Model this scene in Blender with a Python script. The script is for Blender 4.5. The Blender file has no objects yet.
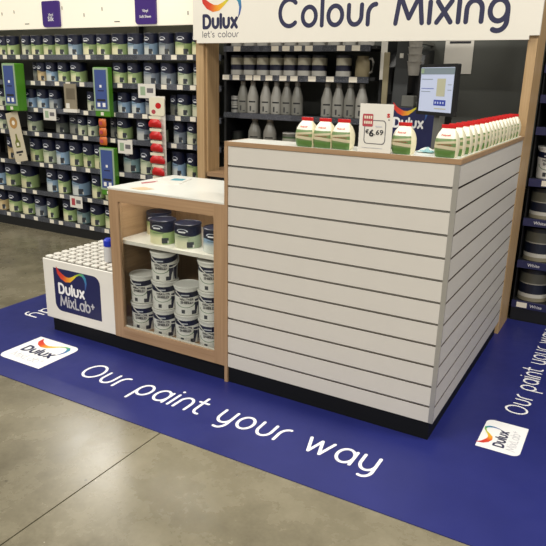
import bpy, bmesh, math, random
from mathutils import Vector, Matrix
random.seed(7)
PI = math.pi
SC = bpy.context.scene
COL = SC.collection

# ------------------------------------------------------------------ camera
F_PX, YAW, PITCH, ROLL = 626.35, 0.5153, 0.2969, 0.0228
CAM = Vector((1.6468, -2.4296, 1.4875))
FW = Vector((-math.sin(YAW)*math.cos(PITCH), math.cos(YAW)*math.cos(PITCH), -math.sin(PITCH)))
RT0 = Vector((math.cos(YAW), math.sin(YAW), 0)); UP0 = RT0.cross(FW)
RT = math.cos(ROLL)*RT0 + math.sin(ROLL)*UP0
UP = -math.sin(ROLL)*RT0 + math.cos(ROLL)*UP0
cd = bpy.data.cameras.new('camera'); cam = bpy.data.objects.new('camera', cd); COL.objects.link(cam)
cd.sensor_width = 36; cd.sensor_fit = 'HORIZONTAL'; cd.lens = F_PX/546*36; cd.clip_start = .05
m = Matrix((RT, UP, -FW)).transposed().to_4x4(); m.translation = CAM
cam.matrix_world = m
SC.camera = cam

def on(px, py, axis, val):
    """pixel of the photograph -> point on a world plane"""
    d = FW + RT*((px-273)/F_PX) + UP*((273-py)/F_PX)
    t = (val-CAM[axis])/d[axis]
    return CAM + t*d

# ------------------------------------------------------------------ light
SC.view_settings.view_transform = 'Standard'; SC.view_settings.look = 'None'
SC.view_settings.exposure = 0.0; SC.view_settings.gamma = 1.0
SC.view_settings.use_curve_mapping = False
w = bpy.data.worlds.new('store_air'); SC.world = w; w.use_nodes = True
w.node_tree.nodes['Background'].inputs[0].default_value = (1.0, .96, .88, 1)
w.node_tree.nodes['Background'].inputs[1].default_value = .30
def area(name, loc, sx, sy, power, col=(1, .96, .88), rot=(0, 0, 0)):
    l = bpy.data.lights.new(name, 'AREA'); l.shape = 'RECTANGLE'; l.size = sx; l.size_y = sy
    l.energy = power; l.color = col
    o = bpy.data.objects.new(name, l); COL.objects.link(o); o.location = loc; o.rotation_euler = rot
    return o
# rows of ceiling luminaires running over the aisles, 4.6 m above the floor
for i, (lx, ly, p) in enumerate([(-5.4, 4.3, 135), (-1.5, -3.2, 150), (3.2, -3.2, 190), (-1.5, .4, 60), (3.2, .4, 110), (-5.4, -1.2, 100), (3.2, -6.5, 150), (-1.5, -6.5, 110)]):
    area('ceiling_luminaire', (lx, ly, 4.6), 1.5, .5, p)

# ------------------------------------------------------------------ helpers: materials
def lin(c):
    if isinstance(c, str):
        c = tuple(int(c[i:i+2], 16)/255 for i in (0, 2, 4))
    return tuple((x/12.92 if x <= .04045 else ((x+.055)/1.055)**2.4) for x in c[:3]) + (1,)
class NT:
    """small node-graph builder"""
    def __init__(s, name, rough=.5, metal=0, spec=.5):
        s.m = bpy.data.materials.new(name); s.m.use_nodes = True
        s.t = s.m.node_tree; s.b = s.t.nodes['Principled BSDF']
        s.b.inputs['Roughness'].default_value = rough; s.b.inputs['Metallic'].default_value = metal
        s.b.inputs['Specular IOR Level'].default_value = spec
    def node(s, typ, **kw):
        n = s.t.nodes.new(typ)
        for k, v in kw.items(): setattr(n, k, v)
        return n
    def put(s, sock, v):
        if hasattr(v, 'is_linked') or isinstance(v, bpy.types.NodeSocket): s.t.links.new(v, sock)
        else: sock.default_value = v
    def math(s, op, a, b=0.0, c=0.0):
        n = s.node('ShaderNodeMath', operation=op); s.put(n.inputs[0], a); s.put(n.inputs[1], b)
        if op in ('MULTIPLY_ADD',): s.put(n.inputs[2], c)
        return n.outputs[0]
    def gt(s, a, b): return s.math('GREATER_THAN', a, b)
    def lt(s, a, b): return s.math('LESS_THAN', a, b)
    def mul(s, a, b): return s.math('MULTIPLY', a, b)
    def add(s, a, b): return s.math('ADD', a, b)
    def sub(s, a, b): return s.math('SUBTRACT', a, b)
    def rect(s, u, v, u0, u1, v0, v1):
        return s.mul(s.mul(s.gt(u, u0), s.lt(u, u1)), s.mul(s.gt(v, v0), s.lt(v, v1)))
    def mix(s, f, a, b):
        n = s.node('ShaderNodeMix', data_type='RGBA'); s.put(n.inputs[0], f)
        s.put(n.inputs[6], lin(a) if isinstance(a, str) else a); s.put(n.inputs[7], lin(b) if isinstance(b, str) else b)
        return n.outputs[2]
    def noise(s, scale, detail=3, vec=None, rough=.5):
        n = s.node('ShaderNodeTexNoise'); n.inputs['Scale'].default_value = scale
        n.inputs['Detail'].default_value = detail; n.inputs['Roughness'].default_value = rough
        if vec is not None: s.t.links.new(vec, n.inputs['Vector'])
        return n.outputs['Fac']
    def coord(s, kind='Object'):
        return s.node('ShaderNodeTexCoord').outputs[kind]
    def xyz(s, vec):
        n = s.node('ShaderNodeSeparateXYZ'); s.t.links.new(vec, n.inputs[0]); return n.outputs
    def uv(s): return s.xyz(s.coord('UV'))
    def ramp(s, fac, stops):
        n = s.node('ShaderNodeValToRGB'); e = n.color_ramp.elements
        while len(e) < len(stops): e.new(.5)
        for k, (p, c) in enumerate(stops): e[k].position = p; e[k].color = lin(c)
        s.put(n.inputs[0], fac); return n.outputs[0]
    def color(s, c): s.put(s.b.inputs['Base Color'], lin(c) if isinstance(c, str) else c); return s
    def bump(s, h, strength=.2, dist=.01):
        n = s.node('ShaderNodeBump'); n.inputs['Strength'].default_value = strength; n.inputs['Distance'].default_value = dist
        s.put(n.inputs['Height'], h); s.t.links.new(n.outputs[0], s.b.inputs['Normal'])
    def mapping(s, vec, scale):
        n = s.node('ShaderNodeMapping'); n.inputs['Scale'].default_value = scale; s.t.links.new(vec, n.inputs['Vector']); return n.outputs[0]
def plain(name, c, rough=.5, metal=0, spec=.5, var=.06):
    n = NT(name, rough, metal, spec)
    if var:
        f = n.noise(9, 3, n.coord('Object'))
        h = n.node('ShaderNodeHueSaturation'); h.inputs['Color'].default_value = lin(c)
        n.put(h.inputs['Value'], n.add(n.mul(f, var*2), 1-var)); n.color(h.outputs[0])
    else: n.color(c)
    return n.m
def wood(name, c1, c2, axis, rough=.45):
    n = NT(name, rough); sc = [60, 60, 60]; sc[axis] = 2.2
    v = n.mapping(n.coord('Object'), sc)
    f = n.noise(1.0, 5, v, .6); n.color(n.ramp(f, [(.3, c1), (.7, c2)])); return n.m
def emit(name, c, s):
    n = NT(name, .6); n.color(c); n.put(n.b.inputs['Emission Color'], lin(c)); n.b.inputs['Emission Strength'].default_value = s
    return n.m

M = {}
M['slat'] = plain('white_laminate', 'CFCAC1', .38, var=.03)
M['alu'] = plain('brushed_aluminium', 'B4B2AE', .35, .85, var=.05)
M['corner'] = plain('satin_corner_trim', 'A9A69F', .35, .4, var=.03)
M['black'] = plain('black_plinth', '0C0D0F', .6, spec=.25, var=.1)
M['wood_z'] = wood('oak_veneer_upright', '967758', 'AD8D6B', 2)
M['wood_x'] = wood('oak_veneer_long', '967758', 'AD8D6B', 0)
M['wood_y'] = wood('oak_veneer_deep', '967758', 'AD8D6B', 1)
M['post'] = wood('pale_pine', 'AA8A60', 'C3A47B', 2)
M['white'] = plain('white_gloss', 'E6E2D8', .35, var=.03)
M['board'] = plain('white_signboard', 'EDE8DC', .5, var=.02)
M['cream'] = plain('cream_paper', 'E9E2C9', .55, var=.04)
M['navy'] = plain('navy_print', '1C2050', .45, var=.04)
M['ink'] = plain('dark_ink', '26274A', .5, var=0)
M['ink_black'] = plain('black_ink', '24242A', .5, var=0)
M['ink_grey'] = plain('grey_ink', '6E6B6E', .5, var=0)
M['silver_ink'] = plain('silver_print', 'B9B8BC', .4, var=0)
M['pale_ink'] = plain('pale_grey_print', 'C9C9CC', .5, var=0)
M['white_ink'] = plain('white_print', 'F2F1F0', .4, var=0)
M['shelf'] = plain('black_steel_shelf', '17181A', .45, var=.1)
M['rail'] = plain('price_rail_plastic', '53565E', .3, var=.1)
def rail_mat():
    n = NT('printed_price_rail', .3); c = n.coord('Object')
    a = n.noise(1.0, 2, n.mapping(c, (160, 1, 90)), .6); b = n.noise(1.0, 1, n.mapping(c, (6, 1, 1)))
    col = n.mix(n.gt(b, .52), '43464E', '565962')
    col = n.mix(n.mul(n.gt(a, .60), .35), col, 'A9ABB0'); n.color(col); return n.m
M['rail'] = rail_mat()
M['rail_navy'] = plain('navy_rail_plastic', '2B2D52', .3, var=.1)
M['tag'] = plain('price_tag_paper', 'EEE7D6', .6, var=.05)
M['shelfback'] = plain('grey_back_panel', '4A4C45', .6, var=.05)
M['darkwall'] = plain('charcoal_wall_panel', '585A55', .55, var=.04)
M['purple'] = plain('purple_sign', '43287A', .35, var=.04)
M['green'] = plain('green_plastic', '4C8A24', .35, var=.06)
M['green_pale'] = plain('pale_green_border', '9DB394', .4, var=.05)
M['blue_card'] = plain('blue_card', '415590', .4, var=.12)
M['blue_cap'] = plain('blue_cap', '1530B8', .3, var=.03)
M['red'] = plain('red_plastic', 'C61A1C', .35, var=.08)
M['redcard'] = plain('dull_red_print', 'B2454E', .5, var=.04)
M['orange'] = plain('orange_wrap', 'D06A2C', .4, var=.15)
M['brown'] = plain('brown_print', 'B58A50', .5, var=.2)
M['olive'] = plain('olive_print', '6F7430', .5, var=.2)
M['teal'] = plain('teal_print', '4C98A8', .5, var=.1)
M['machine_black'] = plain('black_machine', '18191B', .4, var=.1)
M['machine_grey'] = plain('grey_machine', '6C6C66', .45, var=.1)
M['slate'] = plain('slate_plastic', '3B3D3E', .5, var=.08)
M['clear'] = plain('milky_plastic', 'A5A29B', .35, var=.08)
M['led'] = emit('led_tube', 'FFF6E0', 5.0)
M['fascia'] = emit('lightbox_face', 'EFE9D6', .30)
M['screen'] = emit('screen_face', 'AEB6CC', .42)
M['screen_blue'] = emit('screen_button', '27398F', .4)
M['screen_cream'] = emit('screen_can', 'A5A38A', .38)
M['screen_dark'] = emit('screen_bar', '6E7A80', .38)
M['bezel'] = plain('monitor_bezel', '141416', .35, var=.05)
def rainbow():
    n = NT('rainbow_swoosh', .4); u = n.uv()[0]
    n.color(n.ramp(u, [(0, 'C22A2E'), (.2, 'D9472B'), (.34, 'F0A92C'), (.46, 'D8CC3C'), (.58, '6FAF45'), (.72, '3E8FA8'), (.86, '3D62A6'), (1, '2B2F66')])); return n.m
M['rainbow'] = rainbow()
def glass():
    n = NT('clear_glass', .02); t = n.t
    tr = n.node('ShaderNodeBsdfTransparent'); tr.inputs[0].default_value = (.97, .98, .97, 1)
    gl = n.node('ShaderNodeBsdfGlossy'); gl.inputs['Roughness'].default_value = .03
    fr = n.node('ShaderNodeFresnel'); fr.inputs[0].default_value = 1.18
    mx = n.node('ShaderNodeMixShader'); t.links.new(fr.outputs[0], mx.inputs[0]); t.links.new(tr.outputs[0], mx.inputs[1]); t.links.new(gl.outputs[0], mx.inputs[2])
    t.links.new(mx.outputs[0], t.nodes['Material Output'].inputs[0]); return n.m
M['glass'] = glass()
M['white_and_glare'] = plain('white_and_painted_glare', 'F1F1E8', .22, var=.02)  # plain white on the ledge; on the cabinet glass it paints reflected light
M['glass_edge'] = plain('glass_edge', 'B9C9B4', .2, var=.03)
def concrete():
    n = NT('polished_concrete', .3); c = n.coord('Object')
    a = n.noise(.9, 5, c, .6); b = n.noise(5, 6, c, .65); d = n.noise(70, 3, c)
    f = n.add(n.mul(a, .55), n.add(n.mul(b, .35), n.mul(d, .1)))
    col = n.ramp(f, [(.34, '544E3E'), (.5, '736C58'), (.66, '8E8671')])
    v = n.node('ShaderNodeTexVoronoi'); v.inputs['Scale'].default_value = 7; n.t.links.new(c, v.inputs['Vector'])
    v.inputs['Randomness'].default_value = 1
    col = n.mix(n.mul(n.lt(v.outputs['Distance'], .045), .75), col, '463F31')
    v2 = n.node('ShaderNodeTexVoronoi'); v2.inputs['Scale'].default_value = 11; n.t.links.new(c, v2.inputs['Vector'])
    col = n.mix(n.mul(n.lt(v2.outputs['Distance'], .03), .5), col, 'D8D0BA')
    n.color(col); n.put(n.b.inputs['Roughness'], n.add(n.mul(b, .22), .16)); n.bump(d, .04, .002); return n.m
M['concrete'] = concrete()
def vinyl():
    n = NT('blue_vinyl', .42, spec=.5); c = n.coord('Object')
    f = n.noise(3, 4, c); n.color(n.ramp(f, [(.3, '1C2263'), (.7, '23296E')]))
    n.put(n.b.inputs['Roughness'], n.add(n.mul(n.noise(14, 4, c), .16), .34)); return n.m
M['vinyl'] = vinyl()

CANCOL = {'green': ('8BA06A', 'D2CDA6'), 'lime': ('98AF76', 'DBD7B0'), 'blue': ('7E98B2', 'C9CDC8'), 'slate': ('737D8A', 'B4B6B1'), 'teal': ('6F8A8E', 'BDBFB0'),
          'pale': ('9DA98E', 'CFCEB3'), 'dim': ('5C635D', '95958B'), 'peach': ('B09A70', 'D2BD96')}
def can_mat(key):
    base, cream = CANCOL[key]
    n = NT('paint_can_label_'+key, .35); u, v, _ = n.uv()
    a = n.sub(u, .5)
    oi = n.node('ShaderNodeObjectInfo').outputs['Random']
    h = n.node('ShaderNodeHueSaturation'); h.inputs['Color'].default_value = lin(base)
    n.put(h.inputs['Value'], n.add(n.mul(oi, .3), .85)); col = h.outputs[0]
    fade = n.node('ShaderNodeClamp'); n.put(fade.inputs[0], n.mul(n.sub(.50, v), 5.0))
    col = n.mix(n.mul(fade.outputs[0], n.mul(n.gt(u, .30), n.lt(u, .525))), col, cream)
    col = n.mix(n.rect(u, v, .40, .54, .50, .525), col, '3A4A3A')
    col = n.mix(n.rect(u, v, .515, .60, .05, .30), col, '33373E')
    col = n.mix(n.rect(u, v, .585, .605, .05, .17), col, 'C8C8C0')
    wav = n.add(.575, n.mul(n.math('SINE', n.mul(n.add(a, .03), 15.0)), -.045))
    col = n.mix(n.gt(v, wav), col, '151A33')
    # oval emblem on the navy band
    e = n.add(n.math('POWER', n.math('DIVIDE', n.add(a, .045), .075), 2.0), n.math('POWER', n.math('DIVIDE', n.sub(v, .76), .105), 2.0))
    ring = n.mul(n.lt(e, 1.0), n.gt(e, .55)); col = n.mix(n.mul(ring, n.gt(v, .74)), col, 'C4C9D4')
    col = n.mix(n.rect(u, v, .405, .50, .69, .755), col, 'E3E4E8')
    n.color(col); return n.m
for k in CANCOL: M['can_'+k] = can_mat(k)
def shield_mat():
    n = NT('masonry_pail_label', .35); u, v, _ = n.uv(); a = n.sub(u, .5)
    col = n.mix(0.0, 'EDEBE4', 'EDEBE4')
    low = n.add(.685, n.mul(n.math('POWER', n.mul(n.add(a, .02), 4.0), 2.0), .10))
    band = n.mul(n.mul(n.gt(v, low), n.lt(v, n.add(low, .2))), n.lt(n.math('ABSOLUTE', a), .33))
    col = n.mix(band, col, '141A38')
    col = n.mix(n.rect(u, v, .43, .53, .745, .79), col, 'C9CBD2')
    # green swash under the title
    e = n.add(n.math('POWER', n.math('DIVIDE', n.add(a, .02), .13), 2.0), n.math('POWER', n.math('DIVIDE', n.sub(v, .50), .20), 2.0))
    col = n.mix(n.mul(n.mul(n.lt(e, 1.0), n.gt(e, .82)), n.lt(v, .48)), col, '4F7A4C')
    # house picture on the right, little dark square on the left
    hs = n.noise(14, 2, n.coord('UV'))
    pic = n.rect(u, v, .60, .74, .05, .62); col = n.mix(n.mul(pic, n.gt(n.add(v, n.mul(n.math('SINE', n.mul(u, 60.0)), -.25)), .12)), col, '23263F')
    col = n.mix(n.mul(n.rect(u, v, .655, .675, .05, .6), .8), col, '8F9097')
    col = n.mix(n.rect(u, v, .43, .475, .08, .22), col, '44464A')
    col = n.mix(n.rect(u, v, .56, .60, .05, .2), col, '3B3C44')
    n.color(col); return n.m
M['shield'] = shield_mat()
def band_mat(name, stops, rough=.4):
    """horizontal print bands by UV height"""
    n = NT(name, rough); u, v, _ = n.uv(); col = n.mix(0.0, stops[0][1], stops[0][1])
    for h, c in stops[1:]: col = n.mix(n.gt(v, h), col, c)
    n.color(col); return n.m
M['can_grey'] = band_mat('grey_navy_can_label', [(0, '857F6C'), (.13, 'BDBAB0'), (.25, '171C2C'), (.56, '9B988C'), (.59, '57564B'), (.90, '1E2024')])
M['can_trade'] = band_mat('trade_can_label', [(0, 'BDBBB4'), (.27, '1E2036'), (.55, 'B4AF9C'), (.90, '3C3D44')])
M['can_small'] = band_mat('small_tub_label', [(0, '9B9A94'), (.4, '2A2B30'), (.62, 'A8A7A2'), (.9, '3A3A3C')])
M['can_deepgreen'] = band_mat('deep_green_can_label', [(0, '4A5A4A'), (.45, '1C211E'), (.9, '141616')])
M['tub_green'] = band_mat('green_tub_label', [(0, '8C8F80'), (.22, '3E5E3A'), (.5, 'A9AB9B'), (.72, '46643E'), (.82, '6E7068')])
def bottle_mat():
    n = NT('colourant_bottle', .35); u, v, _ = n.uv()
    oi = n.node('ShaderNodeObjectInfo').outputs['Random']
    col = n.mix(oi, '7C7B74', 'A3A19A')
    col = n.mix(n.rect(u, v, .40, .60, .38, .43), col, '1C1C1F')
    col = n.mix(n.rect(u, v, .43, .48, .08, .26), col, '3C3D3E')
    col = n.mix(n.rect(u, v, .52, .58, .06, .10), col, '3C3D3E')
    n.color(col); return n.m
M['bottle'] = bottle_mat()
def pack_mat():
    n = NT('filler_pack_print', .4); c = n.xyz(n.coord('Object')); z = n.add(c[2], n.mul(c[0], -.10)); z0 = c[2]
    z2 = n.add(c[2], n.mul(c[0], .10))
    col = n.mix(n.lt(z0, .080), 'E9E4D3', '6B8552')
    col = n.mix(n.mul(n.gt(z2, .036), n.lt(z2, .050)), col, 'C9BE9F')
    col = n.mix(n.mul(n.gt(z, .058), n.lt(z, .068)), col, 'BFB493')
    col = n.mix(n.mul(n.rect(c[0], z0, -.03, .03, .051, .057), n.gt(n.noise(300, 1, n.coord('Object')), .45)), col, '8A4A38')
    col = n.mix(n.lt(z0, .028), col, '5A8240')
    n.color(col); return n.m
M['pack'] = pack_mat()
M['pack_side'] = plain('cream_pack_side', 'E3DCBE', .4, var=.05)

# ------------------------------------------------------------------ helpers: meshes and objects
ORG = {}
def link(o, parent=None):
    COL.objects.link(o)
    if parent is not None: o.parent = parent
    return o
def thing(name, label, cat, loc=(0, 0, 0), group=None, kind=None, rz=0, scale=None):
    o = bpy.data.objects.new(name, None); o.empty_display_size = .05; link(o)
    o.location = loc; o.rotation_euler = (0, 0, rz); ORG[o.name] = Vector(loc)
    if scale: o.scale = scale
    if kind: o['kind'] = kind
    if label: o['label'] = label
    if cat: o['category'] = cat
    if group: o['group'] = group
    return o
def tag(o, label, cat, group=None):
    o['label'] = label; o['category'] = cat
    if group: o['group'] = group
    return o
def to_mesh(bm, name, mats, smooth=False):
    me = bpy.data.meshes.new(name); bm.to_mesh(me); bm.free()
    for mm in (mats if isinstance(mats, (list, tuple)) else [mats]): me.materials.append(mm)
    if smooth:
        for p in me.polygons: p.use_smooth = True
        me.set_sharp_from_angle(angle=math.radians(35))
    return me
def part(name, bm, mat, parent=None, smooth=False, label=None):
    """bm is in world coordinates; the origin goes to the parent's origin"""
    org = Vector((0, 0, 0))
    if parent is not None: org = ORG.get(parent.name, org)
    bmesh.ops.translate(bm, verts=bm.verts, vec=-org)
    o = bpy.data.objects.new(name, to_mesh(bm, name, mat, smooth)); link(o, parent); ORG[o.name] = org
    if label: o['label'] = label
    return o
def solo(name, bm, mat, label, cat, loc, group=None, kind=None, smooth=False):
    """a top-level thing that is one mesh, origin at loc"""
    bmesh.ops.translate(bm, verts=bm.verts, vec=-Vector(loc))
    o = bpy.data.objects.new(name, to_mesh(bm, name, mat, smooth)); link(o); o.location = loc; ORG[o.name] = Vector(loc)
    if kind: o['kind'] = kind
    if label: o['label'] = label
    if cat: o['category'] = cat
    if group: o['group'] = group
    return o
def inst(name, me, parent, loc=(0, 0, 0), rz=0):
    """another object on shared mesh data, placed in the parent's frame"""
    o = bpy.data.objects.new(name, me); link(o, parent); o.location = loc; o.rotation_euler = (0, 0, rz); return o
def NB(): return bmesh.new()
def box(bm, x0, x1, y0, y1, z0, z1, bev=0):
    r = bmesh.ops.create_cube(bm, size=1); vs = r['verts']
    bmesh.ops.scale(bm, verts=vs, vec=(x1-x0, y1-y0, z1-z0)); bmesh.ops.translate(bm, verts=vs, vec=((x0+x1)/2, (y0+y1)/2, (z0+z1)/2))
    if bev:
        es = list({e for v in vs for e in v.link_edges}); bmesh.ops.bevel(bm, geom=es, offset=bev, segments=1, affect='EDGES')
    return bm
def B(*a, **k): return box(NB(), *a, **k)
def lathe(bm, prof, n=24, cx=0, cy=0, cz=0, cap=True):
    """profile of (r, z); UV u = .5 at the front (-y), v = z fraction"""
    uvl = bm.loops.layers.uv.verify(); zs = [p[1] for p in prof]; z0, z1 = min(zs), max(zs)
    rings = []
    for r, z in prof:
        rings.append([bm.verts.new((cx+r*math.sin(2*PI*(k/n-.5)), cy-r*math.cos(2*PI*(k/n-.5)), cz+z)) for k in range(n)] if r > 1e-6 else [bm.verts.new((cx, cy, cz+z))])
    for i in range(len(prof)-1):
        A, C = rings[i], rings[i+1]
        for k in range(n):
            k2 = (k+1) % n
            if len(A) == 1 and len(C) == 1: continue
            if len(A) == 1: f = bm.faces.new((A[0], C[k2], C[k])); uvs = [((k+.5)/n, prof[i][1]), ((k+1)/n, prof[i+1][1]), (k/n, prof[i+1][1])]
            elif len(C) == 1: f = bm.faces.new((A[k], A[k2], C[0])); uvs = [(k/n, prof[i][1]), ((k+1)/n, prof[i][1]), ((k+.5)/n, prof[i+1][1])]
            else: f = bm.faces.new((A[k], A[k2], C[k2], C[k])); uvs = [(k/n, prof[i][1]), ((k+1)/n, prof[i][1]), ((k+1)/n, prof[i+1][1]), (k/n, prof[i+1][1])]
            for lp, q in zip(f.loops, uvs): lp[uvl].uv = (q[0], (q[1]-z0)/(z1-z0))
    return bm
def tube(bm, pts, r, n=6, closed=False):
    pts = [Vector(p) for p in pts]; rings = []
    for i, p in enumerate(pts):
        t = (pts[min(i+1, len(pts)-1)]-pts[max(i-1, 0)]).normalized()
        a = t.cross(Vector((0, 0, 1)));  a = a if a.length > 1e-3 else t.cross(Vector((1, 0, 0))); a.normalize(); b = t.cross(a)
        rings.append([bm.verts.new(p+a*r*math.cos(2*PI*k/n)+b*r*math.sin(2*PI*k/n)) for k in range(n)])
    for i in range(len(rings)-1):
        for k in range(n): bm.faces.new((rings[i][k], rings[i][(k+1) % n], rings[i+1][(k+1) % n], rings[i+1][k]))
    bm.faces.new(rings[0][::-1]); bm.faces.new(rings[-1]); return bm
def prism(bm, poly, map0, map1):
    """solid between two mapped copies of a 2D outline"""
    a = [bm.verts.new(map0(*p)) for p in poly]; b = [bm.verts.new(map1(*p)) for p in poly]; n = len(poly)
    bm.faces.new(a[::-1]); bm.faces.new(b)
    for k in range(n): bm.faces.new((a[k], a[(k+1) % n], b[(k+1) % n], b[k]))
    bmesh.ops.recalc_face_normals(bm, faces=bm.faces[:]); return bm
def rrect(x0, x1, y0, y1, r, n=6):
    """rounded rectangle; r = (bottom-left, bottom-right, top-right, top-left)"""
    if not isinstance(r, (tuple, list)): r = (r,)*4
    out = []
    for (cx, cy, a0), q in zip(((x0, y0, PI), (x1, y0, 1.5*PI), (x1, y1, 0), (x0, y1, .5*PI)), r):
        sx, sy = (1 if cx == x0 else -1), (1 if cy == y0 else -1)
        if q <= 0: out.append((cx, cy)); continue
        for k in range(n+1):
            t = a0+.5*PI*k/n; out.append((cx+sx*q+q*math.cos(t), cy+sy*q+q*math.sin(t)))
    return out

# ---- a stroke alphabet (x-height 1)
def arc(cx, cy, rx, ry, a0, a1, n=14): return [(cx+rx*math.cos(math.radians(a0+(a1-a0)*k/n)), cy+ry*math.sin(math.radians(a0+(a1-a0)*k/n))) for k in range(n+1)]
G = {}
G['o'] = (1.0, [arc(.5, .5, .5, .5, 0, 360, 24)])
G['O'] = (1.42, [arc(.71, .69, .71, .69, 0, 360, 28)])
G['C'] = (1.3, [arc(.72, .72, .72, .72, 48, 312, 24)])
G['c'] = (.85, [arc(.5, .5, .5, .5, 48, 312, 18)])
G['u'] = (.9, [[(0, 1)]+arc(.45, .45, .45, .45, 180, 360, 14)+[(.9, 1)]])
G['n'] = (.9, [[(0, 0)]+arc(.45, .55, .45, .45, 180, 0, 14)+[(.9, 0)]])
G['r'] = (.5, [[(0, 0)]+arc(.5, .5, .5, .5, 180, 90, 10)])
G['p'] = (1.0, [[(0, -.5), (0, .5)], arc(.5, .5, .5, .5, 180, -180, 24)])
G['b'] = (1.0, [[(0, 1.45), (0, .5)], arc(.5, .5, .5, .5, 180, -180, 24)])
G['a'] = (1.0, [[(1, 0), (1, .95)], arc(.5, .5, .5, .5, 0, 360, 24)])
G['g'] = (1.0, [arc(.5, .5, .5, .5, 0, 360, 24), [(1, .5)]+arc(.5, 0, .5, .45, 0, -120, 12)])
G['y'] = (.9, [[(0, 1)]+arc(.45, .45, .45, .45, 180, 360, 14), [(.9, 1), (.9, .1)]+arc(.45, 0, .45, .45, 0, -110, 10)])
G['i'] = (.0, [[(0, 0), (0, 1)], [(0, 1.32), (0, 1.34)]])
G['l'] = (.0, [[(0, 0), (0, 1.45)]])
G['t'] = (.55, [[(.12, 1.4)]+arc(.45, .33, .33, .33, 180, 270, 8)+[(.55, 0)], [(-.15, .98), (.5, .98)]])
G['w'] = (1.5, [[(0, 1), (.4, .02), (.75, .95), (1.1, .02), (1.5, 1)]])
G['x'] = (.85, [[(0, 1), (.85, 0)], [(.85, 1), (0, 0)]])
G['M'] = (1.7, [[(0, 0), (.22, 1.38), (.85, .25), (1.48, 1.38), (1.7, 0)]])
G['D'] = (1.15, [[(0, 0), (0, 1.38)], [(0, 1.38), (.4, 1.38)]+arc(.45, .69, .70, .69, 90, -90, 14)+[(0, 0)]])
G['L'] = (.75, [[(0, 1.38), (0, 0), (.75, 0)]])
G['e'] = (.95, [[(0, .5), (.98, .5)]+arc(.5, .5, .5, .5, 0, 310, 20)])
G['s'] = (.6, [arc(.3, .75, .28, .25, 40, 270, 10)+arc(.3, .25, .3, .25, 90, -150, 12)])
G["'"] = (.0, [[(0, 1.2), (0, 1.45)]])
G['+'] = (.6, [[(0, .95), (.6, .95)], [(.3, .65), (.3, 1.25)]])
G[' '] = (.45, [])
def strokes(text, gap=.42):
    x, out = 0, []
    for ch in text:
        wd, ss = G[ch]
        out += [[(x+a, b) for a, b in s] for s in ss]; x += wd+gap
    return out, x-gap
def ribbon(bm, P, h, fn, lift):
    """one clean stroke with round ends; sharp corners start a new stroke a hair higher"""
    P = [Vector(p) for p in P]; P = [P[0]]+[q for p, q in zip(P, P[1:]) if (q-p).length > 1e-6]; closed = (P[0]-P[-1]).length < 1e-6
    if not closed:
        for i in range(1, len(P)-1):
            a, b = (P[i]-P[i-1]).normalized(), (P[i+1]-P[i]).normalized()
            if a.dot(b) < .75:
                ribbon(bm, P[:i+1], h, fn, lift); ribbon(bm, P[i:], h, fn, lift+4e-5); return
    else: P = P[:-1]
    n = len(P); L, R = [], []
    for i in range(n):
        if closed: a, b = P[i-1], P[(i+1) % n]
        else: a, b = P[max(i-1, 0)], P[min(i+1, n-1)]
        t = (b-a).normalized(); q = Vector((-t.y, t.x))*h
        L.append(bm.verts.new(fn(*(P[i]+q), lift))); R.append(bm.verts.new(fn(*(P[i]-q), lift)))
    for i in range(n if closed else n-1):
        k = (i+1) % n; bm.faces.new((R[i], R[k], L[k], L[i]))
    if not closed:
        for end in (0, 1):
            c = P[-1] if end else P[0]; t = (P[-1]-P[-2]).normalized() if end else (P[0]-P[1]).normalized(); q = Vector((-t.y, t.x))
            mid = [bm.verts.new(fn(*(c+h*(q*math.cos(PI*k/6)+t*math.sin(PI*k/6))), lift)) for k in range(1, 6)]
            first, last = (L[-1], R[-1]) if end else (R[0], L[0])
            bm.faces.new(([first]+mid+[last])[::-1])
def lettering(text, fn, size, wdt, sw, name, mat, parent, gap=.42):
    """each letter a part of its own; the text is fitted to width wdt, x-height size"""
    _, W = strokes(text, gap); kx = wdt/W; x = 0
    for ch in text:
        wd, ss = G[ch]
        if ss:
            bm = NB()
            for k, st_ in enumerate(ss): ribbon(bm, [((x+a)*kx, b*size) for a, b in st_], sw/2, fn, k*1.2e-4)
            part('letter', bm, mat, parent)
        x += wd+gap
def frame2(org, ux, uy, off=0):
    org, ux, uy = Vector(org), Vector(ux).normalized(), Vector(uy).normalized(); n = ux.cross(uy)
    return lambda a, b, extra=0: org+ux*a+uy*b+n*(off+extra)
def patch(fn, poly):
    bm = NB(); bm.faces.new([bm.verts.new(fn(*p)) for p in poly]); return bm
def swoosh(fn, k, parent):
    C = [(-.07, .80), (.02, .62), (.14, .52), (.30, .45), (.46, .46), (.60, .54), (.74, .64), (.88, .70), (1.00, .69), (1.08, .60), (1.11, .46), (1.08, .30), (1.03, .20)]
    Wd = [.01, .13, .17, .17, .14, .09, .05, .055, .10, .10, .07, .04, .01]
    P = [Vector(c)*k for c in C]; bm = NB(); uvl = bm.loops.layers.uv.verify(); L = []
    for i, p in enumerate(P):
        t = (P[min(i+1, len(P)-1)]-P[max(i-1, 0)]).normalized(); nn = Vector((-t.y, t.x))*Wd[i]*k/2
        L.append((bm.verts.new(fn(*(p-nn))), bm.verts.new(fn(*(p+nn)))))
    for i in range(len(L)-1):
        f = bm.faces.new((L[i][0], L[i+1][0], L[i+1][1], L[i][1])); n = len(L)-1
        for lp, q in zip(f.loops, (i/n, (i+1)/n, (i+1)/n, i/n)): lp[uvl].uv = (q, .5)
    return part('rainbow_swoosh', bm, M['rainbow'], parent)
def dulux(fn, width, mat, parent, bold=.25):
    """word and swoosh; fn origin at the word's baseline left, width of the word in metres"""
    xh = width*.205
    lettering('Dulux', fn, xh, width, xh*bold*1.4, 'brand_lettering', mat, parent, gap=.5)
    swoosh(fn, width, parent)
_FC = {}
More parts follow.
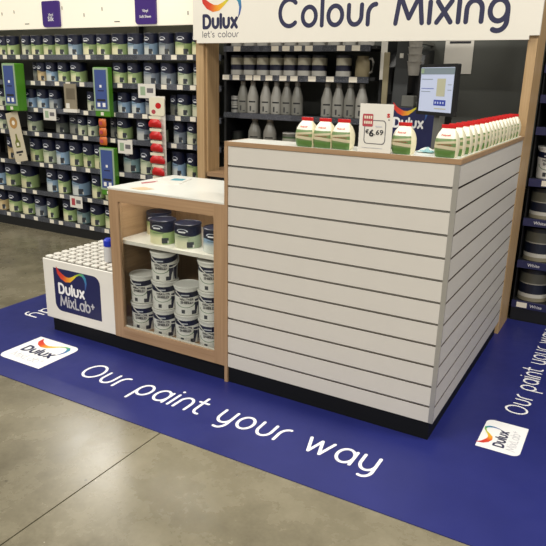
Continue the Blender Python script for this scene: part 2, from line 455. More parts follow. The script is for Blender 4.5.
def font_mesh(text, bold=.0):
    if (text, bold) in _FC: return _FC[(text, bold)]
    cu = bpy.data.curves.new('t', 'FONT'); cu.body = text; cu.offset = bold; cu.resolution_u = 2
    ob = bpy.data.objects.new('t', cu); COL.objects.link(ob); dg = bpy.context.evaluated_depsgraph_get()
    me = bpy.data.meshes.new_from_object(ob.evaluated_get(dg))
    V = [v.co.copy() for v in me.vertices]; Fc = [tuple(p.vertices) for p in me.polygons]
    bpy.data.objects.remove(ob); bpy.data.curves.remove(cu); bpy.data.meshes.remove(me)
    _FC[(text, bold)] = (V, Fc); return V, Fc
def font_bm(text, fn, w=None, h=None, bold=.0, bm=None):
    V, Fc = font_mesh(text, bold); x0 = min(v.x for v in V); x1 = max(v.x for v in V); y0 = min(v.y for v in V); y1 = max(v.y for v in V)
    kx = w/(x1-x0) if w else None; ky = h/(y1-y0) if h else None
    kx = kx or ky; ky = ky or kx
    bm = bm or NB(); vs = [bm.verts.new(fn((v.x-x0)*kx, (v.y-y0)*ky)) for v in V]
    for f in Fc:
        try: bm.faces.new([vs[i] for i in f])
        except ValueError: pass
    return bm

# =================================================================== STRUCTURE
W_, D_, H_, HK, S_ = 1.076, 1.4514, 1.22, .0905, 1.7775
# floor: two cast slabs with a sawn joint between them
fl = thing('floor', None, None, (0, 0, -.06), kind='structure')
jx = .036
part('slab', B(-9, jx-.003, -7, 2.3, -.06, 0), M['concrete'], fl)
part('slab', B(jx+.003, 6, -7, 2.3, -.06, 0), M['concrete'], fl)
part('joint_filler', B(jx-.003, jx+.003, -7, 2.3, -.06, -.005), plain('joint_filler', '2E2A22', .8), fl)
wb = solo('wall_back', B(-9, 6, 2.3, 2.4, 0, 2.2), M['darkwall'], None, None, (0, 2.35, 0), kind='structure')

# =================================================================== FLOOR MAT
MZ = .004
mat_ = thing('floor_mat', 'large blue vinyl floor mat with white lettering around the counter', 'floor mat', (-1.84, -.5595, 0))
part('sheet', B(-1.8414, 3.2, -.5595, 1.770, 0, MZ), M['vinyl'], mat_)
f = frame2((-.690, -.345, MZ+.0006), (1, 0, 0), (0, 1, 0))
lettering('Our paint your way', f, .102, 1.632, .0145, 'slogan_lettering', M['white_ink'], mat_, gap=.46)
f = frame2((1.398, .46, MZ+.0006), (0, 1, 0), (-1, 0, 0))
lettering('Our paint your way', f, .069, 1.23, .0108, 'slogan_lettering', M['white_ink'], mat_, gap=.46)
f = frame2((-1.605, 1.62, MZ+.0006), (0, -1, 0), (1, 0, 0))
lettering('Our paint your way', f, .082, 1.53, .0120, 'slogan_lettering', M['white_ink'], mat_, gap=.46)
# white brand patches
f = frame2((-1.245, -.412, MZ+.0005), (1, 0, 0), (0, 1, 0))
b1 = part('brand_patch', patch(f, rrect(0, .335, 0, .305, (.05, 0, .05, 0))), M['white_ink'], mat_)
f2 = frame2((-1.19, -.292, MZ+.0010), (1, 0, 0), (0, 1, 0)); dulux(f2, .215, M['ink'], b1)
f2 = frame2((-1.19, -.372, MZ+.0010), (1, 0, 0), (0, 1, 0)); lettering('MixLab+', f2,   .036, .23, .006, 'sub_brand_lettering', M['pale_ink'], b1, gap=.4)
f = frame2((1.430, .075, MZ+.0005), (0, 1, 0), (-1, 0, 0))
b2 = part('brand_patch', patch(f, rrect(0, .265, 0, .180, (.035, 0, .035, 0))), M['white_ink'], mat_)
f2 = frame2((1.357, .118, MZ+.0010), (0, 1, 0), (-1, 0, 0)); dulux(f2, .140, M['ink'], b2)
f2 = frame2((1.406, .108, MZ+.0010), (0, 1, 0), (-1, 0, 0)); lettering('MixLab+', f2, .026, .175, .0045, 'sub_brand_lettering', M['pale_ink'], b2, gap=.4)

# =================================================================== SLATWALL COUNTER
ct = thing('slatwall_counter', 'L-shaped paint mixing counter clad in white horizontal slats with oak trim', 'counter', (0, 0, MZ))
ET = .018
part('end_panel', B(0, ET, -.004, .20, MZ, H_-.001), M['wood_z'], ct, label='oak end panel reaching the floor')
tp = NB()
poly = [(0, -.004), (W_+.004, -.004), (W_+.004, D_-.012), (W_-.2, D_-.012), (W_-.2, .2), (0, .2)]
part('counter_top', prism(tp, poly, lambda a, b: Vector((a, b, H_-.0195)), lambda a, b: Vector((a, b, H_))), M['wood_x'], ct, label='thin pale oak top ledge')
part('top_sheet', B(.012, W_-.008, .007, .192, H_+.0001, H_+.0005), M['white_and_glare'], ct, label='glossy white sheet on the top ledge')
part('top_sheet', B(W_-.192, W_-.008, .1925, D_-.02, H_+.0001, H_+.0005), M['white_and_glare'], ct)
NS, Z0, Z1 = 12, HK, H_-.0205
pitch = .0943; lev = [Z1-pitch*k for k in range(NS)]+[Z0]
raw = plain('raw_board_edge', '4A4038', .8, spec=.2, var=.1)
def slat(x0, x1, y0, y1, z0, z1):
    bm = B(x0, x1, y0, y1, z0, z1); bm.normal_update()
    for f_ in bm.faces: f_.material_index = 1 if abs(f_.normal.z) > .7 else 0
    part('slat', bm, [M['slat'], raw], ct)
GAP = .0085
for k in range(NS): slat(ET+.001, W_-.02, 0, .006, lev[k+1]+(GAP if k < NS-1 else 0), lev[k])
for k in range(NS): slat(W_-.006, W_, .0065, D_-.012, lev[k+1]+(GAP if k < NS-1 else 0), lev[k])
for k in range(1, NS): part('groove_insert', B(ET+.001, W_-.02, .0064, .0085, lev[k]-.004, lev[k]+.0048), M['alu'], ct)
part('carcass', B(ET+.001, W_-.036, .036, .185, HK, H_-.0200), M['black'], ct)
part('carcass', B(W_-.2, W_-.036, .186, D_-.012, HK, H_-.0200), M['black'], ct)
part('corner_trim', B(W_-.0195, W_+.001, -.001, .0055, HK, H_-.0200), M['corner'], ct, label='grey aluminium corner strip')
part('plinth', B(ET+.001, W_-.015, .006, .18, MZ, HK-.0005), M['black'], ct)
part('plinth', B(W_-.19, W_-.015, .181, D_-.02, MZ, HK-.0005), M['black'], ct)

# =================================================================== DISPLAY CABINET
XC, HC, CD = -.743, .936, .55
cb = thing('display_cabinet', 'glazed oak display cabinet of paint tins under a bright white top', 'cabinet', (XC, 0, MZ))
xi0, xi1, zi0, zi1 = -.678, -.064, .155, .862
part('door_stile', B(XC, xi0, -.002, .022, HK, HC-.012), M['wood_z'], cb)
part('door_stile', B(xi1, -.001, -.002, .022, HK, HC-.012), M['wood_z'], cb)
part('door_rail', B(xi0, xi1, -.002, .022, HK, zi0), M['wood_x'], cb)
part('door_rail', B(xi0, xi1, -.002, .022, zi1, HC-.012), M['wood_x'], cb)
part('side_panel', B(XC, XC+.022, .0225, CD, HK, HC-.012), M['wood_y'], cb)
part('side_panel', B(-.023, -.001, .0225, CD, HK, HC-.012), M['wood_y'], cb)
part('back_panel', B(XC+.0225, -.0235, CD-.015, CD, HK, HC-.012), M['wood_z'], cb)
CF = .130
part('bottom_panel', B(XC+.0225, -.0235, .0225, CD-.0155, HK, CF), M['wood_x'], cb)
part('inner_shelf', B(XC+.0225, -.0235, .035, CD-.0155, .628, .648), M['white'], cb, label='white inner shelf')
part('front_pane', B(xi0+.001, xi1-.001, .008, .012, zi0+.001, zi1-.001), M['glass'], cb)
part('pane_bead', B(xi0, xi1, .0125, .0215, zi0-.004, zi0+.006), M['white'], cb)
part('top_board', B(XC, -.001, -.002, CD, HC-.0118, HC-.006), M['white'], cb, label='white top board')
part('top_glass', B(XC-.002, -.001, -.004, CD+.002, HC-.0058, HC), M['white_and_glare'], cb, label='glass top with its bright reflection painted white')  # white colour stands in for canopy light reflected in the glass
part('plinth', B(XC+.0, -.001, .012, CD-.02, MZ, HK-.0005), M['black'], cb)
# added fill light under the cabinet ceiling, brightens the interior
l = area('cabinet_fill', (-.37, .10, .915), .55, .03, 1.6, (1, .95, .86)); l.parent = cb; l.location = Vector((-.37, .10, .915))-Vector((XC, 0, MZ))

# =================================================================== LOW DISPLAY PLINTH WITH STUDS
XD, HD = -1.302, .466
dp = thing('display_plinth', 'low white display box with a studded top and navy brand panel', 'display box', (XD, 0, MZ))
part('body', B(XD, XC-.002, -.001, .55, HK, HD-.006, bev=.003), M['white'], dp)
part('plinth', B(XD+.035, XC-.002, .015, .52, MZ, HK-.0005), M['black'], dp)
part('stud_plate', B(XD+.006, XC-.006, .006, .545, HD-.006, HD-.0045), plain('grey_stud_plate', '6E6B64', .5), dp)
stud = to_mesh(box(NB(), -.0225, .0225, -.0185, .0185, 0, .012, bev=.002), 'stud', M['white'])
nx, ny = 9, 9
for i in range(nx):
    for j in range(ny):
        inst('stud', stud, dp, (.032+i*.0615, .034+j*.0605, HD-.006-MZ))
f = frame2((XD+.085, -.0014, .150), (1, 0, 0), (0, 0, 1))
bp = part('brand_panel', patch(f, rrect(0, .372, 0, .265, (.05, 0, .05, 0))), M['navy'], dp, label='navy brand panel')
f2 = frame2((XD+.125, -.0020, .265), (1, 0, 0), (0, 0, 1)); dulux(f2, .20, M['white_ink'], bp)
f2 = frame2((XD+.13, -.0020, .185), (1, 0, 0), (0, 0, 1)); lettering('MixLab+', f2, .044, .27, .0105, 'sub_brand_lettering', M['silver_ink'], bp, gap=.42)
# bottle with a blue cap standing on the studs
bt = thing('spray_bottle', 'small pale bottle with a bright blue cap on the studded box', 'bottle', (-.888, .13, HD+.0065))
part('body', lathe(NB(), [(0, 0), (.028, 0), (.03, .005), (.03, .085), (.022, .092), (0, .093)], 16, -.888, .13  , HD+.0065), M['pale_ink'], bt, smooth=True)
part('cap', lathe(NB(), [(0, .0935), (.031, .0935), (.031, .125), (.02, .137), (0, .138)], 16, -.888, .13  , HD+.0065), M['blue_cap'], bt, smooth=True)

# =================================================================== PORTAL: POSTS AND HEADER
pl = thing('wooden_post', 'pale wooden post rising beside the white display cabinet', 'post', (-1.20, 1.55, 0), group='portal posts')
part('upright', B(-1.232, -1.166, 1.45, 1.645, 0, 2.25), M['post'], pl)
part('batten', B(-1.1655, -1.150, 1.475, 1.50, .82, 2.25), M['post'], pl)
pr = thing('wooden_post', 'tall wooden post at the end of the slatted counter beside shelving', 'post', (1.055, 1.6, 0), group='portal posts')
part('upright', B(1.030, 1.080, D_-.002, 1.745, MZ, 2.25), M['post'], pr)
hd = thing('header_sign', 'long white overhead sign reading Colour Mixing above the counter', 'sign', (-1.236, 1.43, 1.735))
poly = [(-1.236, 1.758), (-1.206, 1.758), (-1.206, 1.736), (1.036, 1.736), (1.036, 1.758), (1.088, 1.758), (1.088, 2.14), (-1.236, 2.14)]
part('sign_board', prism(NB(), poly, lambda a, b: Vector((a, 1.425, b)), lambda a, b: Vector((a, 1.448, b))), M['board'], hd)
part('top_rail', B(-1.145, 1.028, 1.4485, 1.47, 2.09, 2.13), M['board'], hd)
f = frame2((-.527, 1.4245, 1.835), (1, 0, 0), (0, 0, 1))
lettering('Colour Mixing', f,   .112, 1.435, .0275, 'title_lettering', M['ink'], hd, gap=.46)
f = frame2((-1.142, 1.4245, 1.838), (1, 0, 0), (0, 0, 1)); dulux(f, .275, M['ink'], hd, bold=.28)
f = frame2((-1.152, 1.4245, 1.775), (1, 0, 0), (0, 0, 1)); lettering("let's colour", f, .026, .30, .0055, 'tagline_lettering', M['ink_grey'], hd, gap=.42)

# =================================================================== PAINT TINS: shared meshes
def can_meshes(mat, lidmat, n=24):
    body = to_mesh(lathe(NB(), [(0, 0), (.475, 0), (.49, .012), (.485, .04), (.485, .90), (.497, .915), (.497, .935)], n), 'body', mat, True)
    lid = to_mesh(lathe(NB(), [(.497, .935), (.497, .965), (.475, .985), (.455, .985), (.445, .965), (0, .965)], n), 'lid', lidmat, True)
    return body, lid
lid_navy = plain('navy_lid', '14182C', .35, var=.05)
lid_white = plain('white_lid', 'DAD8D2', .35, var=.04)
lid_black = plain('black_lid', '17181A', .35, var=.05)
CM = {k: can_meshes(M['can_'+k], lid_navy) for k in CANCOL}
for k, lidm in (('grey', lid_black), ('trade', lid_navy), ('small', lid_white), ('deepgreen', lid_black)): CM[k] = can_meshes(M['can_'+k], lidm)
CM['tub'] = can_meshes(M['tub_green'], lid_white)
hb = NB(); tube(hb, [(.49*math.sin(a), -.505*math.cos(a)-.01, .80-.40*math.cos(a)**1.0) for a in [math.radians(-88+176*k/14) for k in range(15)]], .012, 5)
HANDLE = to_mesh(hb, 'handle', M['alu'], True)
def can(name, kind, cx, cy, z, d, h, rz, label, cat, group, handle=False):
    o = thing(name, label, cat, (cx, cy, z), group=group, rz=rz, scale=(d, d, h))
    b, l_ = CM[kind]; inst('body', b, o); inst('lid', l_, o)
    if handle: inst('handle', HANDLE, o, rz=1.1)
    return o

# =================================================================== LEFT SHELVING
SHY = S_+.002
LX0, LX1 = -4.45, -1.240
zt = [1.672, 1.442, 1.197, .972, .680, .400, .130]
su = thing('shelving_unit', 'long black shelving unit stocked with rows of paint tins behind the cabinet', 'shelving', (LX0, SHY, 0))
part('back_panel', B(LX0, LX1, 2.20, 2.22, 0, 2.17), M['shelfback'], su)
part('base', B(LX0, LX1, SHY, 2.198, 0, .088), M['shelf'], su)
for ux in (LX0+.0, -2.40, LX1-.03):
    part('upright', B(ux, ux+.03, 2.14, 2.199, .089, 2.17), M['shelf'], su)
tagm = to_mesh(B(-.028, .028, -.0022, 0, -.018, .018), 'price_tag', M['tag'])
tagpx = [[5, 18, 31, 42, 75, 88, 107, 159, 174, 190], [17, 33, 43, 57, 68, 82, 120, 164, 180, 193], [2, 24, 36, 86, 113, 131, 145, 178, 193], [3, 25, 37, 50, 62, 75, 86, 113, 130, 174, 190], [3, 19, 42, 51, 74, 88, 122, 143, 175], [2, 24, 35, 62, 90, 106], [9, 23, 36, 52, 61, 78, 92, 107]]
SHELVES = []
for k, z in enumerate(zt):
    sh = part('shelf', B(LX0, LX1, SHY+.008, 2.139, z-.022, z), M['shelf'], su)
    rl = part('price_rail', B(LX0, LX1, SHY-.006, SHY+.0075, z-.040, z+.004), M['rail'], sh)
    for px in tagpx[k]:
        x = on(px, 50, 1, SHY).x if k == 0 else None
        py = 56+ (0 if k == 0 else 0)
        # solve for the pixel row that lands on the rail
        lo, hi = 0, 400
        for _ in range(30):
            mid = (lo+hi)/2
            if on(px, mid, 1, SHY-.006).z > z-.018: lo = mid
            else: hi = mid
        p = on(px, lo, 1, SHY-.006)
        if p.x < LX1-.03: inst('price_tag', tagm, sh, Vector((p.x, SHY-.0062, z-.018))-ORG[su.name])
    SHELVES.append(sh)
# lit canopy over the shelves
cp = thing('light_canopy', 'white illuminated canopy above the left paint shelves', 'canopy', (LX0, 1.74, 1.89))
part('lightbox_face', B(LX0, LX1-.004, 1.735, 1.765, 1.892, 2.20), M['fascia'], cp)
part('canopy_top', B(LX0, LX1-.004, 1.766, 2.199, 2.18, 2.20), M['white'], cp)
part('light_tube', B(LX0+.05, LX1-.05, 1.772, 1.797, 1.905, 1.925), M['led'], cp)
spot = plain('dark_mark', '3A3530', .6, var=0)
for (px, py) in [(14, 12), (84, 15), (102, 9), (188, 13), (2, 14), (62, 8)]:
    p = on(px, py, 1, 1.7345); part('mark', B(p.x-.004, p.x+.004, 1.7338, 1.7349, p.z-.014, p.z+.014), spot, cp)
for (px, py) in [(27, 22.5), (117, 20)]:
    p = on(px, py, 1, 1.7345); part('mark', B(p.x-.03, p.x+.03, 1.7338, 1.7349, p.z-.016, p.z-.009), spot, cp)
for (x0, t1, t2, lab) in ((-3.105, 'Vinyl', 'Silk', 'purple range sign with two short words on the lit canopy'), (-2.03, 'Vinyl', 'Soft Sheen', 'purple range sign reading Soft Sheen on the lit canopy')):
    sg = thing('range_sign', lab, 'sign', (x0, 1.72, 1.90))
    bd = part('sign_plate', prism(NB(), rrect(x0, x0+.212, 1.902, 2.115, (.03, .015, .015, .015)), lambda a, b: Vector((a, 1.715, b)), lambda a, b: Vector((a, 1.733, b))), M['purple'], sg)
    wd2 = .075 if len(t2) < 6 else .12
    part('lettering', font_bm(t1, frame2((x0+.106-.03, 1.7144, 1.985), (1, 0, 0), (0, 0, 1)), w=.06, bold=.015), M['white_ink'], sg)
    part('lettering', font_bm(t2, frame2((x0+.106-wd2/2, 1.7144, 1.95), (1, 0, 0), (0, 0, 1)), w=wd2, bold=.015), M['white_ink'], sg)

ORD = ['first', 'second', 'third', 'fourth', 'fifth', 'sixth', 'seventh', 'eighth', 'ninth', 'tenth', 'eleventh', 'twelfth', 'thirteenth', 'fourteenth', 'fifteenth', 'sixteenth', 'seventeenth', 'eighteenth']
ROWN = ['top', 'second', 'third', 'fourth', 'fifth', 'sixth', 'bottom']
KINDW = {'green': 'mid green', 'lime': 'fresh green', 'blue': 'light blue', 'slate': 'grey blue', 'teal': 'teal', 'pale': 'pale green', 'dim': 'dark grey', 'peach': 'peach'}
rows = [
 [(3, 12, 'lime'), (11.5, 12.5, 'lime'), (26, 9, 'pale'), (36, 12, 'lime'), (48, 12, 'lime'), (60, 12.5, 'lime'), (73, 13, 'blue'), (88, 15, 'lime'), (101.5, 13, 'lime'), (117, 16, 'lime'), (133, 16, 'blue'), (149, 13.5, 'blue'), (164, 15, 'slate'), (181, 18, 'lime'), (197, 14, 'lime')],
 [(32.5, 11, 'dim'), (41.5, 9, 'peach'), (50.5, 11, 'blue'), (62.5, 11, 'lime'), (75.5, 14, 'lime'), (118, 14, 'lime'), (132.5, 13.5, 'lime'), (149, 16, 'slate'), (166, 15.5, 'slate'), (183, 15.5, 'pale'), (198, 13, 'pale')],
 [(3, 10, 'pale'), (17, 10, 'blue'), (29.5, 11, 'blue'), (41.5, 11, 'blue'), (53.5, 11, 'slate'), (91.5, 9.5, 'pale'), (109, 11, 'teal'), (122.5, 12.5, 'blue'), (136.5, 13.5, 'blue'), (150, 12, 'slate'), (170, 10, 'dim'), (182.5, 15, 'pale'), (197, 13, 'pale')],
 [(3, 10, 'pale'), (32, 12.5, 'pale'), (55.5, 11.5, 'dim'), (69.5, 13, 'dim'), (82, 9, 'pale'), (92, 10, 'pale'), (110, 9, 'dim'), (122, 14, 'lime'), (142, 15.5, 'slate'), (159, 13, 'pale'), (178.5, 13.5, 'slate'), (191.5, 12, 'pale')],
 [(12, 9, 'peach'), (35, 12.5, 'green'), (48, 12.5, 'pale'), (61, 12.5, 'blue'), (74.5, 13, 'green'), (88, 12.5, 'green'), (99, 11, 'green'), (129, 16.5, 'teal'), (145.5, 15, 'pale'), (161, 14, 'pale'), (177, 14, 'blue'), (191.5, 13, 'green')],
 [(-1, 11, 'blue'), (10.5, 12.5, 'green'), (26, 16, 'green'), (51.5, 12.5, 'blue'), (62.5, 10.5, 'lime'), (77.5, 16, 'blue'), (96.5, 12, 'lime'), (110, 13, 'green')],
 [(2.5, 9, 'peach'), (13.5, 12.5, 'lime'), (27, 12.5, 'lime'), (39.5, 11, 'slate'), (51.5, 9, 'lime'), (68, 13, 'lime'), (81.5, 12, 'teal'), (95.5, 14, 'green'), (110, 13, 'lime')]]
def row_hit(px, z, yy):
    lo, hi = -50, 600
    for _ in range(34):
        mid = (lo+hi)/2
        if on(px, mid, 1, yy).z > z: lo = mid
        else: hi = mid
    return on(px, lo, 1, yy)
for k, row in enumerate(rows):
    z = zt[k]; prev = -99
    pos = []
    for px, wpx, kind in row:
        a = row_hit(px-wpx/2, z, SHY+.05).x; b = row_hit(px+wpx/2, z, SHY+.05).x
        d = (b-a)*.90*.965; pos.append([(a+b)/2, d, kind])
    for i in range(len(pos)-1):      # neighbours never overlap
        gap = pos[i+1][0]-pos[i][0]-(pos[i+1][1]+pos[i][1])/2
        if gap < .003:
            s = (.003-gap); pos[i][1] -= s; pos[i+1][1] -= s
    for q, (x, d, kind) in enumerate(pos):
        nth = ORD[len(pos)-1-q]; ref = 'wooden post' if k < 5 else 'display cabinet'
        d = max(.09, min(d, .185))
        hmax = (1.86 if k == 0 else zt[k-1]-.022)-z-.012
        h = min({0: .172, 1: .165, 2: .165, 3: .172, 4: .215, 5: .215, 6: .200}[k]*(.93+.14*min(1, d/.16)), hmax)
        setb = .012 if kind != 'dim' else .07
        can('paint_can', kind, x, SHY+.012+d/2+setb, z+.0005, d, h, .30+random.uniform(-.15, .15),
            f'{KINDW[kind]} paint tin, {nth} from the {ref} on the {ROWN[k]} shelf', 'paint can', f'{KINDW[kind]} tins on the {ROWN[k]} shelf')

# ---- things hung on the left shelving
def fin(px0, px1, py0, py1, lab, yf=1.70):
    a = on(px0, py0, 1, yf); b = on(px1, py1, 1, yf); x0 = a.x; z1, z0 = a.z, b.z; x1 = on(px1, py0, 1, yf).x
    x1 = x0+.175
    o = thing('display_fin', lab, 'display panel', (x0, 1.72, z0), group=None)
    part('holder', B(x0, x1, yf, 1.768, z0, z1, bev=.006), M['green'], o)
    p = part('border', B(x0+.002, x1-.002, yf-.0035, yf-.0003, z0+.05, z1-.004), M['green_pale'], o)
    q = part('card', B(x0+.020, x1-.020, yf-.0065, yf-.0038, z0+.068, z1-.022), M['blue_card'], o)
    zc = z0+.075; hh = (z1-.028)-zc; xm = (x0+x1)/2
    part('picture', B(xm-.05, xm+.05, yf-.0075, yf-.0067, zc+hh*.18, zc+hh*.24), M['ink_black'], q)
    for dx in (-.03, .03): part('picture', B(xm+dx-.016, xm+dx+.016, yf-.0075, yf-.0067, zc+hh*.03, zc+hh*.14), M['white_ink'], q)
    part('picture', B(xm-.012, xm+.012, yf-.0075, yf-.0067, zc+hh*.55, zc+hh*.62), M['white_ink'], q)
    part('picture', B(xm-.035, xm+.035, yf-.0075, yf-.0067, zc+hh*.45, zc+hh*.48), M['ink'], q)
    part('clip', B(xm-.016, xm+.016, yf-.0055, yf-.0003, z0+.012, z0+.04), M['tag'], o)
    return o
fin(1.5, 14, 63, 111, 'green shelf fin with blue card beside the tilted picture card', 1.66)
fin(92.5, 105, 67, 117, 'green shelf fin with blue card above the strip of orange packets', 1.715)
fin(99, 112, 147, 196, 'green shelf fin with blue card below the strip of orange packets', 1.715)
def rotcard(fn_c, ang):
    c = Vector(fn_c); ca, sa = math.cos(ang), math.sin(ang)
    return frame2(c, (ca, 0, sa), (-sa, 0, ca))
c0 = on(16.5, 137, 1, 1.70)
f = rotcard(c0, .185)
pc = thing('picture_card', 'tall tilted white card with brown and olive pictures on the shelves', 'card', c0)
part('card', prism(NB(), [(-.088, -.235), (.088, -.235), (.088, .235), (-.088, .235)], lambda a, b: f(a, b, -.004), lambda a, b: f(a, b, 0)), plain('beige_card', 'CFC4AB', .5), pc)
part('picture', patch(lambda a, b: f(a, b, .001), [(.055*math.cos(t*PI/10), .135+.055*math.sin(t*PI/10)) for t in range(20)]), M['brown'], pc)
part('picture', patch(lambda a, b: f(a, b, .0016), [(.022*math.cos(t*PI/8), .135+.022*math.sin(t*PI/8)) for t in range(16)]), M['tag'], pc)
part('picture', patch(lambda a, b: f(a, b, .001), [(-.03, -.10), (.03, -.10), (.038, -.055), (.014, -.02), (.010, .03), (-.010, .03), (-.014, -.02), (-.038, -.055)]), M['olive'], pc)
part('picture', patch(lambda a, b: f(a, b, .0016), [(-.016, -.085), (.016, -.085), (.016, -.055), (-.016, -.055)]), M['tag'], pc)
part('caption', patch(lambda a, b: f(a, b, .001), [(-.05, -.155), (.05, -.155), (.05, -.135), (-.05, -.135)]), M['ink_black'], pc)
part('caption', patch(lambda a, b: f(a, b, .001), [(-.02, -.178), (.02, -.178), (.02, -.165), (-.02, -.165)]), M['ink_black'], pc)
# the bracket behind the card
part('bracket', B(c0.x-.01, c0.x+.01, 1.7045, 1.770, c0.z-.01, c0.z+.01), M['shelf'], pc)
# faded brochure holder
p = on(70, 97, 1, 1.745)
bh = thing('brochure_holder', 'clear brochure holder with a faded beige leaflet on the third shelf', 'holder', (p.x, 1.76, p.z-.12))
part('tray', B(p.x-.085, p.x+.085, 1.735, 1.770, p.z-.135, p.z-.105), M['white'], bh)
lf = part('leaflet', B(p.x-.075, p.x+.075, 1.748, 1.756, p.z-.105, p.z+.115), plain('beige_leaflet', '8F8570', .5, var=.3), bh)
part('picture', B(p.x-.06, p.x-.015, 1.7465, 1.7478, p.z-.10, p.z-.055), M['white'], lf)
part('picture', B(p.x-.05, p.x+.06, 1.7465, 1.7478, p.z-.02, p.z+.075), plain('faded_photo', '6E6452', .5, var=.35), lf)
# price cards
for i, (px, py, wd, hg, mm, lab) in enumerate([(50, 114.5, .165, .105, 'teal', 'white price card clipped below the third shelf'), (147, 91, .185, .115, 'teal', 'white price card clipped below the second shelf beside the red packets'),
                            (125.5, 147, .165, .115, 'ink_grey', 'white price card clipped beside the lower green shelf fin'), (76.5, 202, .16, .11, 'redcard', 'pinkish white price card clipped under the sixth shelf')]):
    p = on(px, py, 1, 1.755)
    o = thing('price_card', lab, 'price card', (p.x, 1.76, p.z))
    part('card', B(p.x-wd/2, p.x+wd/2, 1.750, 1.754, p.z-hg/2, p.z+hg/2), M['white'], o)
    part('clip', B(p.x-.012, p.x+.012, 1.7545, 1.770, p.z+hg*.2, p.z+hg*.45), M['clear'], o)
    part('picture', B(p.x-wd*.36, p.x-wd*.08, 1.7488, 1.7497, p.z-hg*.3, p.z+hg*.3), M['green_pale'] if i < 3 else M['redcard'], o)
    part('price_print', B(p.x+wd*.02, p.x+wd*.38, 1.7488, 1.7497, p.z-hg*.12, p.z+hg*.2), M['ink_grey'] if i < 3 else M['ink_grey'], o)
# strip of red packets
p0 = on(155.5, 100, 1, 1.70); p1 = on(161, 180, 1, 1.70)
cs = thing('clip_strip', 'white hanging strip carrying a column of red packets', 'clip strip', (p0.x, 1.72, p1.z))
part('strip', B(p0.x-.060, p0.x+.085, 1.715, 1.7185, p1.z-.05, p0.z+.03), M['white'], cs)
part('hook', B(p0.x-.006, p0.x+.006, 1.719, 1.770, p0.z+.005, p0.z+.02), M['alu'], cs)
hcard = part('header_card', prism(NB(), rrect(p0.x-.075, p0.x+.085, p0.z-.125, p0.z+.02, .02), lambda a, b: Vector((a, 1.707, b)), lambda a, b: Vector((a, 1.712, b))), M['cream'], cs)
part('emblem', patch(frame2((p0.x+.02, 1.7062, p0.z-.045), (1, 0, 0), (0, 0, 1)), [(.03*math.cos(t*PI/10), .024*math.sin(t*PI/10)) for t in range(20)]), M['red'], hcard)
part('emblem', patch(frame2((p0.x-.03, 1.7062, p0.z-.095), (1, 0, 0), (0, 0, 1)), [(.022*math.cos(t*PI/10), .018*math.sin(t*PI/10)) for t in range(20)]), M['redcard'], hcard)
pb = NB()
secs = [(0, .072, .004), (.014, .076, .014), (.036, .074, .020), (.055, .056, .012), (.066, .045, .004)]
prev = None
for z, hw, dp_ in secs:
    ring = [pb.verts.new((hw*math.cos(t*2*PI/12), (dp_)*math.sin(t*2*PI/12), z)) for t in range(12)]
    if prev:
        for t in range(12): pb.faces.new((prev[t], prev[(t+1) % 12], ring[(t+1) % 12], ring[t]))
    else: pb.faces.new(ring[::-1])
    prev = ring
pb.faces.new(prev); PKT = to_mesh(pb, 'pouch', M['red'], True)
HDR = to_mesh(B(-.070, .070, -.0015, .0015, .0665, .090), 'header_label', M['cream'])
for k in range(6):
    z = p0.z-.218-k*.099
    o = thing('red_packet', f'small red packet with a cream fold, {ORD[k]} from the top of the clip strip', 'packet', (p0.x-.006+.005*k, 1.690, z), group='packets on the clip strip', rz=random.uniform(-.15, .15))
    inst('pouch', PKT, o); inst('header_label', HDR, o, (0, 0, -.001))
# strip of orange packets between the two right fins
p0 = on(101, 119, 1, 1.72)
for k in range(3):
    z = p0.z-.07-k*.078
    o = thing('orange_packet', f'orange wrapped packet, {ORD[k]} from the top between two green shelf fins', 'packet', (p0.x, 1.735, z), group='orange packets between the fins')
    bm = NB(); prev = None
    for zz, hw, dpp in [(-.036, .040, .004), (-.018, .044, .018), (.018, .044, .018), (.036, .040, .004)]:
        ring = [bm.verts.new((p0.x+hw*math.cos(t*2*PI/10), 1.735+dpp*math.sin(t*2*PI/10), z+.036+zz)) for t in range(10)]
        if prev:
            for t in range(10): bm.faces.new((prev[t], prev[(t+1) % 10], ring[(t+1) % 10], ring[t]))
        else: bm.faces.new(ring[::-1])
        prev = ring
    bm.faces.new(prev); part('pouch', bm, M['orange'], o, smooth=True)
    part('window', B(p0.x-.02, p0.x+.015, 1.7145, 1.7165, z+.02, z+.05), M['redcard'], o)

# =================================================================== RIGHT SHELVING
RX0, RX1 = 1.092, 2.45
zr = [1.615, 1.442, 1.253, .938, .686, .408, .134]
ru = thing('shelving_unit', 'black shelving unit with navy price rails beyond the slatted counter', 'shelving', (RX0, SHY, 0))
part('back_panel', B(RX0, RX1, 2.20, 2.22, 0, 2.17), M['shelfback'], ru)
part('base', B(RX0, RX1, SHY, 2.198, 0, .088), M['shelf'], ru)
part('upright', B(RX0, RX0+.004, 1.80, 2.199, .089, 2.17), M['shelf'], ru)
part('upright', B(RX1-.03, RX1, 2.14, 2.199, .089, 2.17), M['shelf'], ru)
tagr = to_mesh(B(-.032, .032, -.0022, 0, -.017, .017), 'price_tag', M['tag'])
for k, z in enumerate(zr):
    sh = part('shelf', B(RX0+.0045, RX1, SHY+.008, 2.139, z-.022, z), M['shelf'], ru)
    part('price_rail', B(RX0, RX1, SHY-.006, SHY+.0075, z-.044, z+.004), M['rail_navy'], sh)
    V = {3: 1.20, 2: 1.19, 6: 1.155, 0: 1.2, 1: 1.2}.get(k)
    if V: inst('price_tag', tagr, sh, Vector((V, SHY-.0062, z-.020))-ORG[ru.name])
    if k in (4, 5, 6):
        part('rail_print', font_bm('White', frame2((1.155+(.05 if k == 6 else 0), SHY-.0066, z-.030), (1, 0, 0), (0, 0, 1)), h=.020), M['white_ink'], sh)
SHB, SHL = None, None

